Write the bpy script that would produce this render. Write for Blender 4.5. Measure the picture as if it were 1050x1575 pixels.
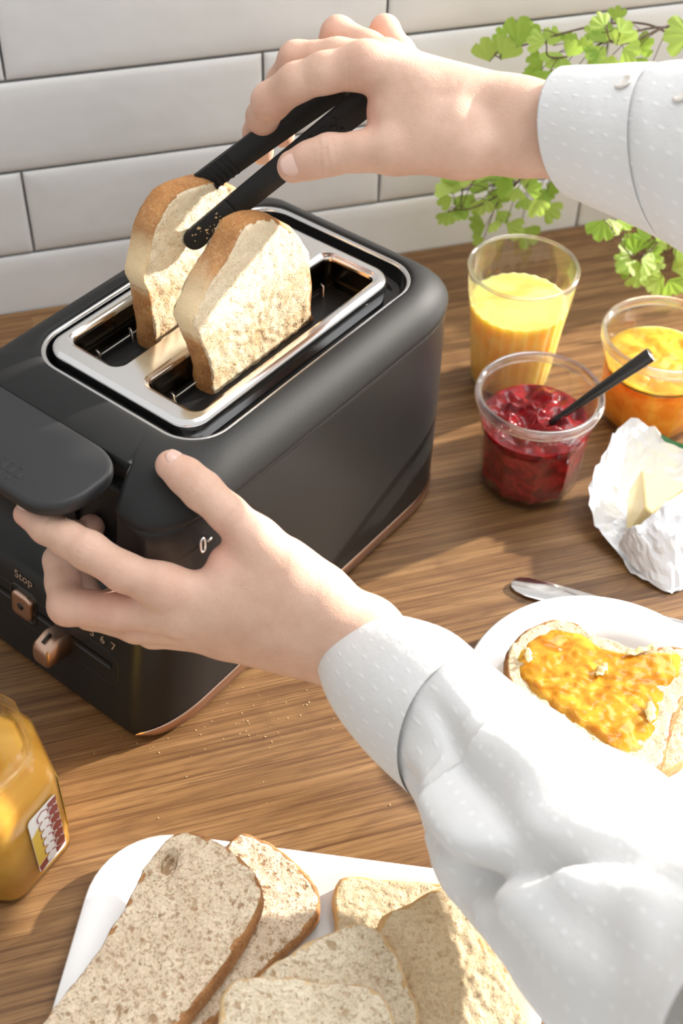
import bpy, bmesh, math, random
import numpy as np
from mathutils import Vector, Matrix, noise as mnoise
from mathutils.geometry import tessellate_polygon

for o in list(bpy.data.objects): bpy.data.objects.remove(o)
SC = bpy.context.scene
COL = SC.collection

# ------------------------------------------------------------------ camera
FPX, CX, CY, CAMH = 2050.0, 525.0, 787.5, 0.69
_X = np.array([9189, -1798, FPX]); _X = _X/np.linalg.norm(_X)
_D = np.array([-65, 2013., FPX]); _D = _D-_D.dot(_X)*_X; _D = _D/np.linalg.norm(_D)
_Z = -_D; _Y = np.cross(_Z, _X)
RCAM = np.stack([_X, _Y, _Z])            # world = RCAM @ (right, down, forward)
CAM = np.array([0, 0, CAMH])
cam_d = bpy.data.cameras.new('camera'); cam = bpy.data.objects.new('camera', cam_d); COL.objects.link(cam)
cam_d.sensor_fit = 'VERTICAL'; cam_d.sensor_height = 36; cam_d.lens = FPX/1575*36
r_, d_, f_ = RCAM[:, 0], RCAM[:, 1], RCAM[:, 2]
cam.matrix_world = Matrix(((r_[0], -d_[0], -f_[0], CAM[0]), (r_[1], -d_[1], -f_[1], CAM[1]), (r_[2], -d_[2], -f_[2], CAM[2]), (0, 0, 0, 1)))
cam_d.clip_start = 0.02
cam_d.dof.use_dof = True; cam_d.dof.focus_distance = 0.79; cam_d.dof.aperture_fstop = 8.0
SC.camera = cam

# ------------------------------------------------------------------ light
w = bpy.data.worlds.new('world'); SC.world = w; w.use_nodes = True
bg = w.node_tree.nodes['Background']; bg.inputs[0].default_value = (1.0, .995, .98, 1); bg.inputs[1].default_value = 0.69
sd = bpy.data.lights.new('sun', 'SUN'); sun = bpy.data.objects.new('sun', sd); COL.objects.link(sun)
SUN = Vector((.92, .17, .35)).normalized()
sd.energy = 9.5; sd.angle = math.radians(1.6); sd.color = (1.0, .945, .86)
sun.rotation_euler = SUN.to_track_quat('Z', 'Y').to_euler(); sun.location = (1.5, .8, 1.4)
ad = bpy.data.lights.new('overhead_fill', 'AREA'); area = bpy.data.objects.new('overhead_fill', ad); COL.objects.link(area)  # added overhead area lamp, unseen, to brighten upward-facing surfaces
ad.shape = 'RECTANGLE'; ad.size = 1.6; ad.size_y = 1.4; ad.energy = 30; ad.color = (.97, .98, 1.0)
area.location = (1.15, .70, 1.95); area.rotation_euler = (Vector((1.15, .70, 1.95))-Vector((.3, .6, .1))).to_track_quat('Z', 'Y').to_euler()
SC.view_settings.view_transform = 'Standard'; SC.view_settings.look = 'None'
SC.view_settings.exposure = 0.25; SC.view_settings.gamma = 1.0; SC.view_settings.use_curve_mapping = False

# ------------------------------------------------------------------ placing helpers
def ray(u, v): return RCAM @ np.array([(u-CX)/FPX, (v-CY)/FPX, 1.])
def at(u, v, d): return CAM+d*ray(u, v)                       # photo point at a distance along the view axis
def onz(u, v, z=0.):
    d = ray(u, v); return CAM+(z-CAM[2])/d[2]*d
def ony(u, v, y):
    d = ray(u, v); return CAM+(y-CAM[1])/d[1]*d
TA = math.radians(35.3)
TU = np.array([math.cos(TA), math.sin(TA), 0]); TV = np.array([-math.sin(TA), math.cos(TA), 0]); TO = np.array([.03, .50, 0]); ZZ = np.array([0, 0, 1.])
def tl(u, v, z): return TO+u*TU+v*TV+np.array([0, 0, z])      # toaster local -> world
def pv(px, py, v):                                            # photo point on the toaster plane v = const -> (u, z)
    d = ray(px, py); t = (v-(CAM-TO)@TV)/(d@TV); q = CAM+t*d-TO; return (q@TU, q[2])
def nrm(a): a = np.asarray(a, float); return a/np.linalg.norm(a)

# ------------------------------------------------------------------ object helpers
def empty(name, loc, label, cat, group=None):
    o = bpy.data.objects.new(name, None); o.empty_display_size = .02; o.location = loc; COL.objects.link(o)
    o['label'] = label; o['category'] = cat
    if group: o['group'] = group
    return o
def tag(o, label=None, cat=None, group=None, kind=None):
    for k, v in (('label', label), ('category', cat), ('group', group), ('kind', kind)):
        if v: o[k] = v
    return o
def wloc(o):
    l = Vector(o.location)
    while o.parent: o = o.parent; l = l+Vector(o.location)
    return l
def mk(name, V, Fc, mat=None, parent=None, origin=None, smooth=True, uv=None, solid=0, bevel=0, subsurf=0, recalc=True):
    """world-space vertices -> one mesh object"""
    V = np.asarray(V, float)
    if parent is not None:
        base = np.array(wloc(parent))
        org = base if origin is None else np.asarray(origin, float)
    else:
        base = np.zeros(3)
        org = np.asarray(origin, float) if origin is not None else np.array([(V[:, 0].min()+V[:, 0].max())/2, (V[:, 1].min()+V[:, 1].max())/2, V[:, 2].min()])
    me = bpy.data.meshes.new(name)
    me.from_pydata((V-org).tolist(), [], [tuple(int(i) for i in f) for f in Fc]); me.validate()
    if recalc:
        bm = bmesh.new(); bm.from_mesh(me); bmesh.ops.recalc_face_normals(bm, faces=bm.faces); bm.to_mesh(me); bm.free()
    if uv is not None:
        l = me.uv_layers.new(name='UVMap'); uv = np.asarray(uv)
        idx = np.zeros(len(me.loops), int); me.loops.foreach_get('vertex_index', idx)
        l.data.foreach_set('uv', uv[idx].ravel())
    if smooth: me.polygons.foreach_set('use_smooth', [True]*len(me.polygons))
    o = bpy.data.objects.new(name, me); COL.objects.link(o)
    o.location = org-base
    if parent is not None: o.parent = parent
    if mat is not None: me.materials.append(mat)
    if bevel:
        m = o.modifiers.new('bevel', 'BEVEL'); m.width = bevel; m.segments = 3; m.limit_method = 'ANGLE'; m.angle_limit = math.radians(40); m.harden_normals = False
    if solid: m = o.modifiers.new('solid', 'SOLIDIFY'); m.thickness = solid; m.offset = 0
    if subsurf: m = o.modifiers.new('sub', 'SUBSURF'); m.levels = subsurf; m.render_levels = subsurf
    return o
class MB:
    def __init__(s): s.V = []; s.F = []
    def add(s, V, Fc):
        n = len(s.V); s.V += [tuple(v) for v in V]; s.F += [tuple(i+n for i in f) for f in Fc]
    def rings(s, R, closed=True, cap0=False, cap1=False):
        n = len(R[0]); V = [p for r in R for p in r]; Fc = []
        for i in range(len(R)-1):
            for j in range(n if closed else n-1):
                k = (j+1) % n; Fc.append((i*n+j, i*n+k, (i+1)*n+k, (i+1)*n+j))
        if cap0: Fc.append(tuple(range(n))[::-1])
        if cap1: Fc.append(tuple((len(R)-1)*n+j for j in range(n)))
        s.add(V, Fc)
    def tube(s, pts, r, n=8, caps=True):
        pts = [np.asarray(p, float) for p in pts]; R = []; up = None
        for i, p in enumerate(pts):
            t = nrm(pts[min(i+1, len(pts)-1)]-pts[max(i-1, 0)])
            if up is None: up = np.array([0, 0, 1.]) if abs(t[2]) < .9 else np.array([1., 0, 0])
            a = nrm(np.cross(t, up)); b = np.cross(a, t); up = b
            rr = r[i] if hasattr(r, '__len__') else r
            R.append([p+rr*(math.cos(k*2*math.pi/n)*a+math.sin(k*2*math.pi/n)*b) for k in range(n)])
        s.rings(R, True, caps, caps)
    def box(s, o, a, b, c):                                   # centre, three half vectors
        V = [np.asarray(o)+i*np.asarray(a)+j*np.asarray(b)+k*np.asarray(c) for i in (-1, 1) for j in (-1, 1) for k in (-1, 1)]
        s.add(V, [(0, 1, 3, 2), (4, 6, 7, 5), (0, 4, 5, 1), (2, 3, 7, 6), (0, 2, 6, 4), (1, 5, 7, 3)])
    def build(s, name, mat, parent=None, **k): return mk(name, s.V, s.F, mat, parent, **k)
def smooth_closed(P, n):
    """Catmull-Rom through closed control points, n samples evenly by length"""
    P = np.asarray(P, float); m = len(P); out = []
    for i in range(m):
        p0, p1, p2, p3 = P[i-1], P[i], P[(i+1) % m], P[(i+2) % m]
        for t in np.linspace(0, 1, 12, endpoint=False):
            out.append(.5*((2*p1)+(-p0+p2)*t+(2*p0-5*p1+4*p2-p3)*t*t+(-p0+3*p1-3*p2+p3)*t**3))
    out = np.array(out); q = np.vstack([out, out[:1]]); L = np.r_[0, np.cumsum(np.linalg.norm(np.diff(q, axis=0), axis=1))]
    s = np.linspace(0, L[-1], n, endpoint=False)
    return np.stack([np.interp(s, L, q[:, k]) for k in range(P.shape[1])], 1)
def smooth_open(P, n):
    P = np.asarray(P, float); P = np.vstack([2*P[0]-P[1], P, 2*P[-1]-P[-2]]); out = []
    for i in range(1, len(P)-2):
        p0, p1, p2, p3 = P[i-1:i+3]
        for t in np.linspace(0, 1, 12, endpoint=False):
            out.append(.5*((2*p1)+(-p0+p2)*t+(2*p0-5*p1+4*p2-p3)*t*t+(-p0+3*p1-3*p2+p3)*t**3))
    out.append(P[-2]); out = np.array(out); s = np.linspace(0, len(out)-1, n)
    return np.stack([np.interp(s, np.arange(len(out)), out[:, k]) for k in range(P.shape[1])], 1)
def N3(p, sc, seed=0): return mnoise.noise(Vector((p[0]*sc+seed*7.3, p[1]*sc-seed*3.1, p[2]*sc+seed*1.7)))
def copy_obj(o, loc=None, parent=None):
    c = o.copy(); COL.objects.link(c); c.parent = parent
    if loc is not None: c.location = loc
    return c

# ------------------------------------------------------------------ materials
def mat(name):
    m = bpy.data.materials.new(name); m.use_nodes = True; nt = m.node_tree
    return m, nt, nt.nodes['Principled BSDF']
def setp(b, **k):
    for n, v in k.items():
        n = n.replace('_', ' ')
        if n in b.inputs: b.inputs[n].default_value = v if not isinstance(v, tuple) or len(v) == 4 or n == 'Subsurface Radius' else (*v, 1)
def simple(name, col, rough=.5, bump=0, bscale=400, **k):
    m, nt, b = mat(name); setp(b, Base_Color=col, Roughness=rough, **k)
    if bump: add_bump(nt, b, bump, bscale)
    return m
def nd(nt, t, **k):
    n = nt.nodes.new(t)
    for a, v in k.items(): setattr(n, a, v)
    return n
def L(nt, a, b): nt.links.new(a, b)
def noise_n(nt, vec, scale, detail=3, rough=.55, dist=0):
    n = nd(nt, 'ShaderNodeTexNoise'); n.inputs['Scale'].default_value = scale; n.inputs['Detail'].default_value = detail; n.inputs['Roughness'].default_value = rough; n.inputs['Distortion'].default_value = dist
    if vec is not None: L(nt, vec, n.inputs['Vector'])
    return n
def ramp(nt, fac, stops):
    n = nd(nt, 'ShaderNodeValToRGB'); cr = n.color_ramp
    while len(cr.elements) < len(stops): cr.elements.new(.5)
    for e, (p, c) in zip(cr.elements, stops): e.position = p; e.color = c if len(c) == 4 else (*c, 1)
    L(nt, fac, n.inputs['Fac']); return n
def mixc(nt, fac, a, b, mode='MIX'):
    n = nd(nt, 'ShaderNodeMix', data_type='RGBA', blend_type=mode)
    for s, v in ((n.inputs['Factor'], fac), (n.inputs['A'], a), (n.inputs['B'], b)):
        if hasattr(v, 'is_linked') or hasattr(v, 'links'): L(nt, v, s)
        else: s.default_value = v if not isinstance(v, tuple) or len(v) == 4 else (*v, 1)
    return n.outputs['Result']
def mth(nt, op, a, b=None, clamp=False):
    n = nd(nt, 'ShaderNodeMath', operation=op, use_clamp=clamp)
    for s, v in zip(n.inputs, (a, b)):
        if v is None: continue
        if hasattr(v, 'links'): L(nt, v, s)
        else: s.default_value = v
    return n.outputs[0]
def objco(nt): return nd(nt, 'ShaderNodeTexCoord').outputs['Object']
def mapped(nt, vec, scale=(1, 1, 1), rot=(0, 0, 0)):
    n = nd(nt, 'ShaderNodeMapping'); n.inputs['Scale'].default_value = scale; n.inputs['Rotation'].default_value = rot; L(nt, vec, n.inputs['Vector']); return n.outputs[0]
def bumpn(nt, b, h, strength, dist=.001, prev=None):
    n = nd(nt, 'ShaderNodeBump'); n.inputs['Strength'].default_value = strength; n.inputs['Distance'].default_value = dist
    L(nt, h, n.inputs['Height'])
    if prev is not None: L(nt, prev, n.inputs['Normal'])
    if b is not None: L(nt, n.outputs[0], b.inputs['Normal'])
    return n.outputs[0]
def add_bump(nt, b, s, scale): bumpn(nt, b, noise_n(nt, objco(nt), scale, 2).outputs['Fac'], s)

def mat_wood():
    m, nt, b = mat('oak'); oi = nd(nt, 'ShaderNodeObjectInfo'); co = objco(nt)
    off = nd(nt, 'ShaderNodeVectorMath', operation='SCALE'); cmb = nd(nt, 'ShaderNodeCombineXYZ')
    L(nt, oi.outputs['Random'], cmb.inputs[0]); L(nt, oi.outputs['Random'], cmb.inputs[1]); L(nt, cmb.outputs[0], off.inputs[0]); off.inputs['Scale'].default_value = 37.
    ad_ = nd(nt, 'ShaderNodeVectorMath', operation='ADD'); L(nt, co, ad_.inputs[0]); L(nt, off.outputs[0], ad_.inputs[1]); v = ad_.outputs[0]
    big = noise_n(nt, mapped(nt, v, (1.3, 7, 7)), 1.0, 2, .45, .25)
    rings = mth(nt, 'FRACT', mth(nt, 'MULTIPLY', big.outputs['Fac'], 30.))
    rr = ramp(nt, rings, [(.0, (.75, .75, .75)), (.12, (.2, .2, .2)), (.55, (0, 0, 0)), (1., (.8, .8, .8))]).outputs[0]
    fine = noise_n(nt, mapped(nt, v, (6, 480, 480)), 1.0, 5, .72)
    mid = noise_n(nt, mapped(nt, v, (2.6, 105, 105)), 1.0, 5, .68)
    pores = noise_n(nt, mapped(nt, v, (45, 1300, 1300)), 1.0, 2, .5)
    base = ramp(nt, mid.outputs['Fac'], [(.30, (.135, .063, .022)), (.5, (.24, .124, .046)), (.70, (.36, .205, .086))])
    c = mixc(nt, mth(nt, 'MULTIPLY', rr, .45), base.outputs[0], (.115, .050, .019))
    c = mixc(nt, ramp(nt, fine.outputs['Fac'], [(.50, (0, 0, 0)), (.60, (.8, .8, .8))]).outputs[0], c, (.105, .044, .016))
    c = mixc(nt, ramp(nt, fine.outputs['Fac'], [(.30, (.4, .4, .4)), (.44, (0, 0, 0))]).outputs[0], c, (.46, .27, .13))
    c = mixc(nt, ramp(nt, pores.outputs['Fac'], [(.60, (0, 0, 0)), (.70, (.6, .6, .6))]).outputs[0], c, (.07, .03, .012))
    tone = nd(nt, 'ShaderNodeHueSaturation'); L(nt, c, tone.inputs['Color']); L(nt, mth(nt, 'ADD', mth(nt, 'MULTIPLY', oi.outputs['Random'], .16), .92), tone.inputs['Value'])
    L(nt, tone.outputs[0], b.inputs['Base Color']); setp(b, Roughness=.42, Specular_IOR_Level=.45)
    n1 = bumpn(nt, None, fine.outputs['Fac'], .25, .0006); bumpn(nt, b, pores.outputs['Fac'], .2, .0004, n1)
    return m
def mat_skin():
    m, nt, b = mat('skin'); co = objco(nt)
    at_ = nd(nt, 'ShaderNodeAttribute', attribute_name='flush'); 
    n = noise_n(nt, co, 45, 4, .6)
    c = ramp(nt, n.outputs['Fac'], [(.3, (.585, .365, .262)), (.7, (.69, .465, .355))]).outputs[0]
    c = mixc(nt, mth(nt, 'MULTIPLY', at_.outputs['Fac'], .55, True), c, (.64, .27, .205))
    sp = noise_n(nt, co, 900, 2, .5); c = mixc(nt, ramp(nt, sp.outputs['Fac'], [(.62, (0, 0, 0)), (.75, (.3, .3, .3))]).outputs[0], c, (.45, .22, .15))
    L(nt, c, b.inputs['Base Color']); setp(b, Roughness=.52, Subsurface_Weight=.22, Subsurface_Scale=.006, Subsurface_Radius=(1, .35, .2), Specular_IOR_Level=.4)
    vor = nd(nt, 'ShaderNodeTexVoronoi', feature='DISTANCE_TO_EDGE'); vor.inputs['Scale'].default_value = 620; L(nt, mapped(nt, co, (1, 1.6, 1)), vor.inputs['Vector'])
    n1 = bumpn(nt, None, vor.outputs['Distance'], .3, .0006); n2 = bumpn(nt, None, noise_n(nt, co, 160, 4).outputs['Fac'], .28, .0012, n1)
    L(nt, n2, b.inputs['Normal'])
    return m
def mat_fabric():
    m, nt, b = mat('white_cotton'); uvn = nd(nt, 'ShaderNodeUVMap'); uv = uvn.outputs[0]
    # woven-in tufts on a staggered grid
    br = nd(nt, 'ShaderNodeVectorMath', operation='MULTIPLY'); br.inputs[1].default_value = (95, 95, 0); L(nt, uv, br.inputs[0])
    sx = nd(nt, 'ShaderNodeSeparateXYZ'); L(nt, br.outputs[0], sx.inputs[0])
    row = mth(nt, 'FLOOR', sx.outputs[1]); shift = mth(nt, 'MULTIPLY', mth(nt, 'MODULO', row, 2.), .5)
    fx = mth(nt, 'SUBTRACT', mth(nt, 'FRACT', mth(nt, 'ADD', sx.outputs[0], shift)), .5); fy = mth(nt, 'SUBTRACT', mth(nt, 'FRACT', sx.outputs[1]), .5)
    dd = mth(nt, 'ADD', mth(nt, 'MULTIPLY', mth(nt, 'MULTIPLY', fx, fx), 1.0), mth(nt, 'MULTIPLY', mth(nt, 'MULTIPLY', fy, fy), 3.2))
    dot = mth(nt, 'SUBTRACT', 1., mth(nt, 'MULTIPLY', dd, 17.), True)
    co = objco(nt); wv = noise_n(nt, co, 1500, 2); soft = noise_n(nt, co, 60, 4)
    c = mixc(nt, dot, (.69, .69, .685), (.76, .76, .755)); L(nt, c, b.inputs['Base Color']); setp(b, Roughness=.85, Specular_IOR_Level=.2, Sheen_Weight=.3)
    n1 = bumpn(nt, None, dot, .35, .0005); n2 = bumpn(nt, None, wv.outputs['Fac'], .2, .0005, n1); n3 = bumpn(nt, None, soft.outputs['Fac'], .35, .003, n2); L(nt, n3, b.inputs['Normal'])
    tr = nd(nt, 'ShaderNodeBsdfTranslucent'); tr.inputs[0].default_value = (.85, .84, .80, 1); L(nt, n3, tr.inputs['Normal'])
    mx = nd(nt, 'ShaderNodeMixShader'); mx.inputs[0].default_value = .05; out = nt.nodes['Material Output']
    L(nt, b.outputs[0], mx.inputs[1]); L(nt, tr.outputs[0], mx.inputs[2]); L(nt, mx.outputs[0], out.inputs[0])
    return m
def mat_crumb(name, col, dark, pscale=300, toast=0, specks=False, amt=(.25, .5, .6), toastcol=(.50, .25, .08)):
    m, nt, b = mat(name); tc = nd(nt, 'ShaderNodeTexCoord'); co = tc.outputs['Object']; wco = noise_n(nt, co, 140, 3)
    warp = nd(nt, 'ShaderNodeVectorMath', operation='ADD'); sc = nd(nt, 'ShaderNodeVectorMath', operation='SCALE'); L(nt, wco.outputs['Color'], sc.inputs[0]); sc.inputs['Scale'].default_value = .009
    L(nt, co, warp.inputs[0]); L(nt, sc.outputs[0], warp.inputs[1]); v = warp.outputs[0]
    def holes(scale, size, pw):                                   # irregular air pockets, each cell its own radius; 1 = in a hole
        vo = nd(nt, 'ShaderNodeTexVoronoi'); vo.inputs['Scale'].default_value = scale; vo.inputs['Randomness'].default_value = 1.; L(nt, v, vo.inputs['Vector'])
        sp = nd(nt, 'ShaderNodeSeparateColor'); L(nt, vo.outputs['Color'], sp.inputs[0])
        rad = mth(nt, 'ADD', mth(nt, 'MULTIPLY', mth(nt, 'POWER', sp.outputs[0], pw), size), .02)
        q = mth(nt, 'DIVIDE', vo.outputs['Distance'], rad); mr = nd(nt, 'ShaderNodeMapRange', interpolation_type='SMOOTHSTEP'); L(nt, q, mr.inputs['Value']); mr.inputs['From Min'].default_value = 1.15; mr.inputs['From Max'].default_value = .45
        return mr.outputs[0]
    h1, h2, h3 = holes(pscale*3.2, .75, .8), holes(pscale*1.6, .70, 1.3), holes(pscale*.7, .55, 2.6)
    fin = noise_n(nt, v, pscale*5, 3); big = noise_n(nt, co, 55, 3)
    c = mixc(nt, ramp(nt, fin.outputs['Fac'], [(.38, (.30, .30, .30)), (.6, (0, 0, 0))]).outputs[0], col, dark)
    c = mixc(nt, ramp(nt, big.outputs['Fac'], [(.35, (.25, .25, .25)), (.65, (0, 0, 0))]).outputs[0], c, dark)
    for hh, am in ((h1, amt[0]), (h2, amt[1]), (h3, amt[2])): c = mixc(nt, mth(nt, 'MULTIPLY', hh, am), c, dark)
    if toast:
        tn = noise_n(nt, co, 30, 4, .6, .3); tn2 = noise_n(nt, co, 420, 3); gz = nd(nt, 'ShaderNodeSeparateXYZ'); L(nt, tc.outputs['Generated'], gz.inputs[0])
        band = ramp(nt, gz.outputs[2], [(.0, (.34, .34, .34)), (.62, (.24, .24, .24)), (.72, (0, 0, 0)), (1., (0, 0, 0))]).outputs[0]
        t_ = mth(nt, 'ADD', mth(nt, 'ADD', tn.outputs['Fac'], mth(nt, 'MULTIPLY', mth(nt, 'SUBTRACT', tn2.outputs['Fac'], .5), .45)), mth(nt, 'MULTIPLY', band, 1.))
        f = ramp(nt, t_, [(.58, (0, 0, 0)), (.98, (toast, toast, toast))]).outputs[0]
        c = mixc(nt, f, c, toastcol)
    if specks:
        vs = nd(nt, 'ShaderNodeTexVoronoi'); vs.inputs['Scale'].default_value = 150; L(nt, v, vs.inputs['Vector'])
        c = mixc(nt, ramp(nt, vs.outputs['Distance'], [(.08, (.85, .85, .85)), (.12, (0, 0, 0))]).outputs[0], c, (.05, .04, .03))
    L(nt, c, b.inputs['Base Color']); setp(b, Roughness=.9, Specular_IOR_Level=.15, Subsurface_Weight=.15, Subsurface_Scale=.003)
    hs = mth(nt, 'ADD', mth(nt, 'ADD', mth(nt, 'MULTIPLY', h1, .35), mth(nt, 'MULTIPLY', h2, .7)), h3); hs = mth(nt, 'SUBTRACT', 1., hs)
    n1 = bumpn(nt, None, hs, .55, .0014); bumpn(nt, b, fin.outputs['Fac'], .4, .0006, n1)
    return m
def mat_crust(name, a, bcol, zones=None):
    m, nt, b = mat(name); tc = nd(nt, 'ShaderNodeTexCoord'); co = tc.outputs['Object']; n = noise_n(nt, co, 70, 5, .65); f = noise_n(nt, co, 700, 3)
    c = ramp(nt, n.outputs['Fac'], [(.34, a), (.66, bcol)]).outputs[0]
    if zones:                                                 # pale flank where the loaf tore open, baked brown above and below it
        gz = nd(nt, 'ShaderNodeSeparateXYZ'); L(nt, tc.outputs['Generated'], gz.inputs[0]); q = mth(nt, 'ADD', gz.outputs[2], mth(nt, 'MULTIPLY', mth(nt, 'SUBTRACT', n.outputs['Fac'], .5), .14))
        c = mixc(nt, ramp(nt, q, [(.0, (0, 0, 0)), (.60, (0, 0, 0)), (.645, (.9, .9, .9)), (.80, (.9, .9, .9)), (.88, (.1, .1, .1)), (1., (0, 0, 0))]).outputs[0], c, (.84, .66, .40))
    c = mixc(nt, ramp(nt, f.outputs['Fac'], [(.5, (0, 0, 0)), (.72, (.4, .4, .4))]).outputs[0], c, (.72, .50, .28))
    L(nt, c, b.inputs['Base Color']); setp(b, Roughness=.7, Specular_IOR_Level=.25); n1 = bumpn(nt, None, n.outputs['Fac'], .4, .002); bumpn(nt, b, f.outputs['Fac'], .5, .0008, n1)
    return m
def mat_glass(name, tint=(.985, .992, .99), edge=.9):
    m, nt, b = mat(name); out = nt.nodes['Material Output']; nt.nodes.remove(b)
    t = nd(nt, 'ShaderNodeBsdfTransparent'); t.inputs[0].default_value = (*tint, 1)
    g = nd(nt, 'ShaderNodeBsdfGlass'); g.inputs['Roughness'].default_value = .04; g.inputs['IOR'].default_value = 1.48; g.inputs['Color'].default_value = (*tint, 1)
    lw = nd(nt, 'ShaderNodeLayerWeight'); lw.inputs['Blend'].default_value = .3
    fr = mth(nt, 'ADD', mth(nt, 'MULTIPLY', mth(nt, 'POWER', lw.outputs['Facing'], 1.6), edge), .10, True)
    mx = nd(nt, 'ShaderNodeMixShader'); L(nt, fr, mx.inputs[0]); L(nt, t.outputs[0], mx.inputs[1]); L(nt, g.outputs[0], mx.inputs[2]); L(nt, mx.outputs[0], out.inputs[0])
    return m
def mat_rim():
    m, nt, b = mat('glass_rim'); out = nt.nodes['Material Output']; nt.nodes.remove(b)
    t = nd(nt, 'ShaderNodeBsdfTransparent'); g = nd(nt, 'ShaderNodeBsdfGlossy'); g.inputs['Roughness'].default_value = .06; g2 = nd(nt, 'ShaderNodeBsdfGlass'); g2.inputs['IOR'].default_value = 1.48
    mx = nd(nt, 'ShaderNodeMixShader'); mx.inputs[0].default_value = .5; L(nt, t.outputs[0], mx.inputs[1]); L(nt, g2.outputs[0], mx.inputs[2])
    lw = nd(nt, 'ShaderNodeLayerWeight'); lw.inputs['Blend'].default_value = .35; m2 = nd(nt, 'ShaderNodeMixShader'); L(nt, mth(nt, 'ADD', mth(nt, 'MULTIPLY', lw.outputs['Facing'], .35), .12), m2.inputs[0]); L(nt, mx.outputs[0], m2.inputs[1]); L(nt, g.outputs[0], m2.inputs[2]); L(nt, m2.outputs[0], out.inputs[0])
    return m
def mat_gel(name, a, bcol, scale=60, trans=.35, sss=.6, rough=.08, sscale=.012):
    m, nt, b = mat(name); n = noise_n(nt, objco(nt), scale, 3, .6, .6); c = ramp(nt, n.outputs['Fac'], [(.35, a), (.65, bcol)]).outputs[0]
    L(nt, c, b.inputs['Base Color']); setp(b, Roughness=rough, Subsurface_Weight=sss, Subsurface_Scale=sscale, Subsurface_Radius=(1., .55, .22), Coat_Weight=.12, Coat_Roughness=.06, Transmission_Weight=trans, IOR=1.38)
    L(nt, c, b.inputs['Subsurface Radius']) if False else None
    return m
def mat_leaf():
    m, nt, b = mat('fern_leaf'); oi = nd(nt, 'ShaderNodeObjectInfo'); n = noise_n(nt, objco(nt), 150, 3)
    c = ramp(nt, mth(nt, 'ADD', mth(nt, 'MULTIPLY', oi.outputs['Random'], .6), mth(nt, 'MULTIPLY', n.outputs['Fac'], .4)), [(.2, (.24, .40, .05)), (.8, (.52, .66, .16))]).outputs[0]
    L(nt, c, b.inputs['Base Color']); setp(b, Roughness=.5, Specular_IOR_Level=.3)
    tr = nd(nt, 'ShaderNodeBsdfTranslucent'); L(nt, mixc(nt, .5, c, (.55, .80, .12)), tr.inputs[0]); mx = nd(nt, 'ShaderNodeMixShader'); mx.inputs[0].default_value = .5
    L(nt, b.outputs[0], mx.inputs[1]); L(nt, tr.outputs[0], mx.inputs[2]); L(nt, mx.outputs[0], nt.nodes['Material Output'].inputs[0]); return m
def mat_tile():
    m, nt, b = mat('white_tile'); co = objco(nt); oi = nd(nt, 'ShaderNodeObjectInfo')
    v = nd(nt, 'ShaderNodeVectorMath', operation='ADD'); L(nt, co, v.inputs[0]); L(nt, oi.outputs['Random'], v.inputs[1])
    n = noise_n(nt, v.outputs[0], 14, 3); L(nt, ramp(nt, n.outputs['Fac'], [(.3, (.79, .79, .78)), (.7, (.845, .845, .835))]).outputs[0], b.inputs['Base Color'])
    setp(b, Roughness=.22, Specular_IOR_Level=.5); bumpn(nt, b, n.outputs['Fac'], .5, .004); return m

M = {}
M['wood'] = mat_wood(); M['skin'] = mat_skin(); M['cotton'] = mat_fabric(); M['tile'] = mat_tile()
M['grout'] = simple('grout', (.66, .65, .635), .9, .3, 600)
M['black'] = simple('matte_black_plastic', (.017, .017, .017), .55, .12, 1800, Specular_IOR_Level=.24)
M['panel'] = simple('satin_black_panel', (.014, .014, .014), .36, Specular_IOR_Level=.3)
M['gloss'] = simple('gloss_black', (.006, .006, .006), .10)
M['slab'] = simple('lever_black', (.020, .020, .021), .5, .06, 2500)
M['chrome'] = simple('chrome', (.82, .82, .82), .15, Metallic=1.)
M['lip'] = simple('lip_metal', (.62, .62, .62), .2, Metallic=1.)
M['liner'] = simple('slot_steel', (.11, .085, .055), .22, Metallic=1.)
M['wire'] = simple('guide_wire', (.55, .52, .48), .25, Metallic=1.)
M['copper'] = simple('rose_copper', (.60, .40, .30), .30, .1, 1200, Metallic=1.)
M['print'] = simple('bronze_print', (.55, .43, .33), .4, Metallic=.6)
M['silverprint'] = simple('silver_print', (.85, .85, .85), .25, Metallic=.8)
M['glass'] = mat_glass('clear_glass'); M['honeyglass'] = mat_glass('honey_jar_glass', (.985, .98, .95), .9)
M['rim'] = mat_rim()
M['ceramic'] = simple('white_ceramic', (.82, .82, .81), .18, Coat_Weight=.3)
M['platter'] = simple('white_melamine', (.84, .84, .83), .25)
M['steel'] = simple('polished_steel', (.75, .73, .72), .12, Metallic=1.)
M['spoonblack'] = simple('black_steel', (.045, .045, .045), .28, Metallic=.7)
M['nail'] = simple('nail', (.72, .47, .39), .22, Subsurface_Weight=.1, Subsurface_Scale=.003, Coat_Weight=.3)
M['button'] = simple('pearl_button', (.74, .69, .63), .2, Coat_Weight=.5)
M['juice'] = mat_gel('orange_juice', (.90, .58, .12), (.96, .76, .24), 30, 0., .9, .3, .03)
M['jam'] = mat_gel('red_jam', (.12, .003, .005), (.34, .012, .016), 110, .2, .5, .07, .006)
M['jamtop'] = mat_gel('red_jam_top', (.20, .008, .016), (.48, .035, .05), 130, .1, .35, .06)
M['marm'] = mat_gel('orange_marmalade', (.80, .30, .02), (.95, .52, .07), 60, .0, 1., .08, .03)
M['honey'] = mat_gel('set_honey', (.60, .30, .045), (.74, .43, .09), 25, 0., .6, .18)
M['honeytop'] = mat_gel('honey_top', (.66, .36, .08), (.78, .52, .20), 40, 0., .6, .2)
M['spread'] = mat_gel('marmalade_spread', (.52, .19, .008), (.80, .46, .05), 90, .15, .5, .06)
M['butter'] = simple('butter', (.76, .63, .31), .4, .2, 90, Subsurface_Weight=.3, Subsurface_Scale=.004)
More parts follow.
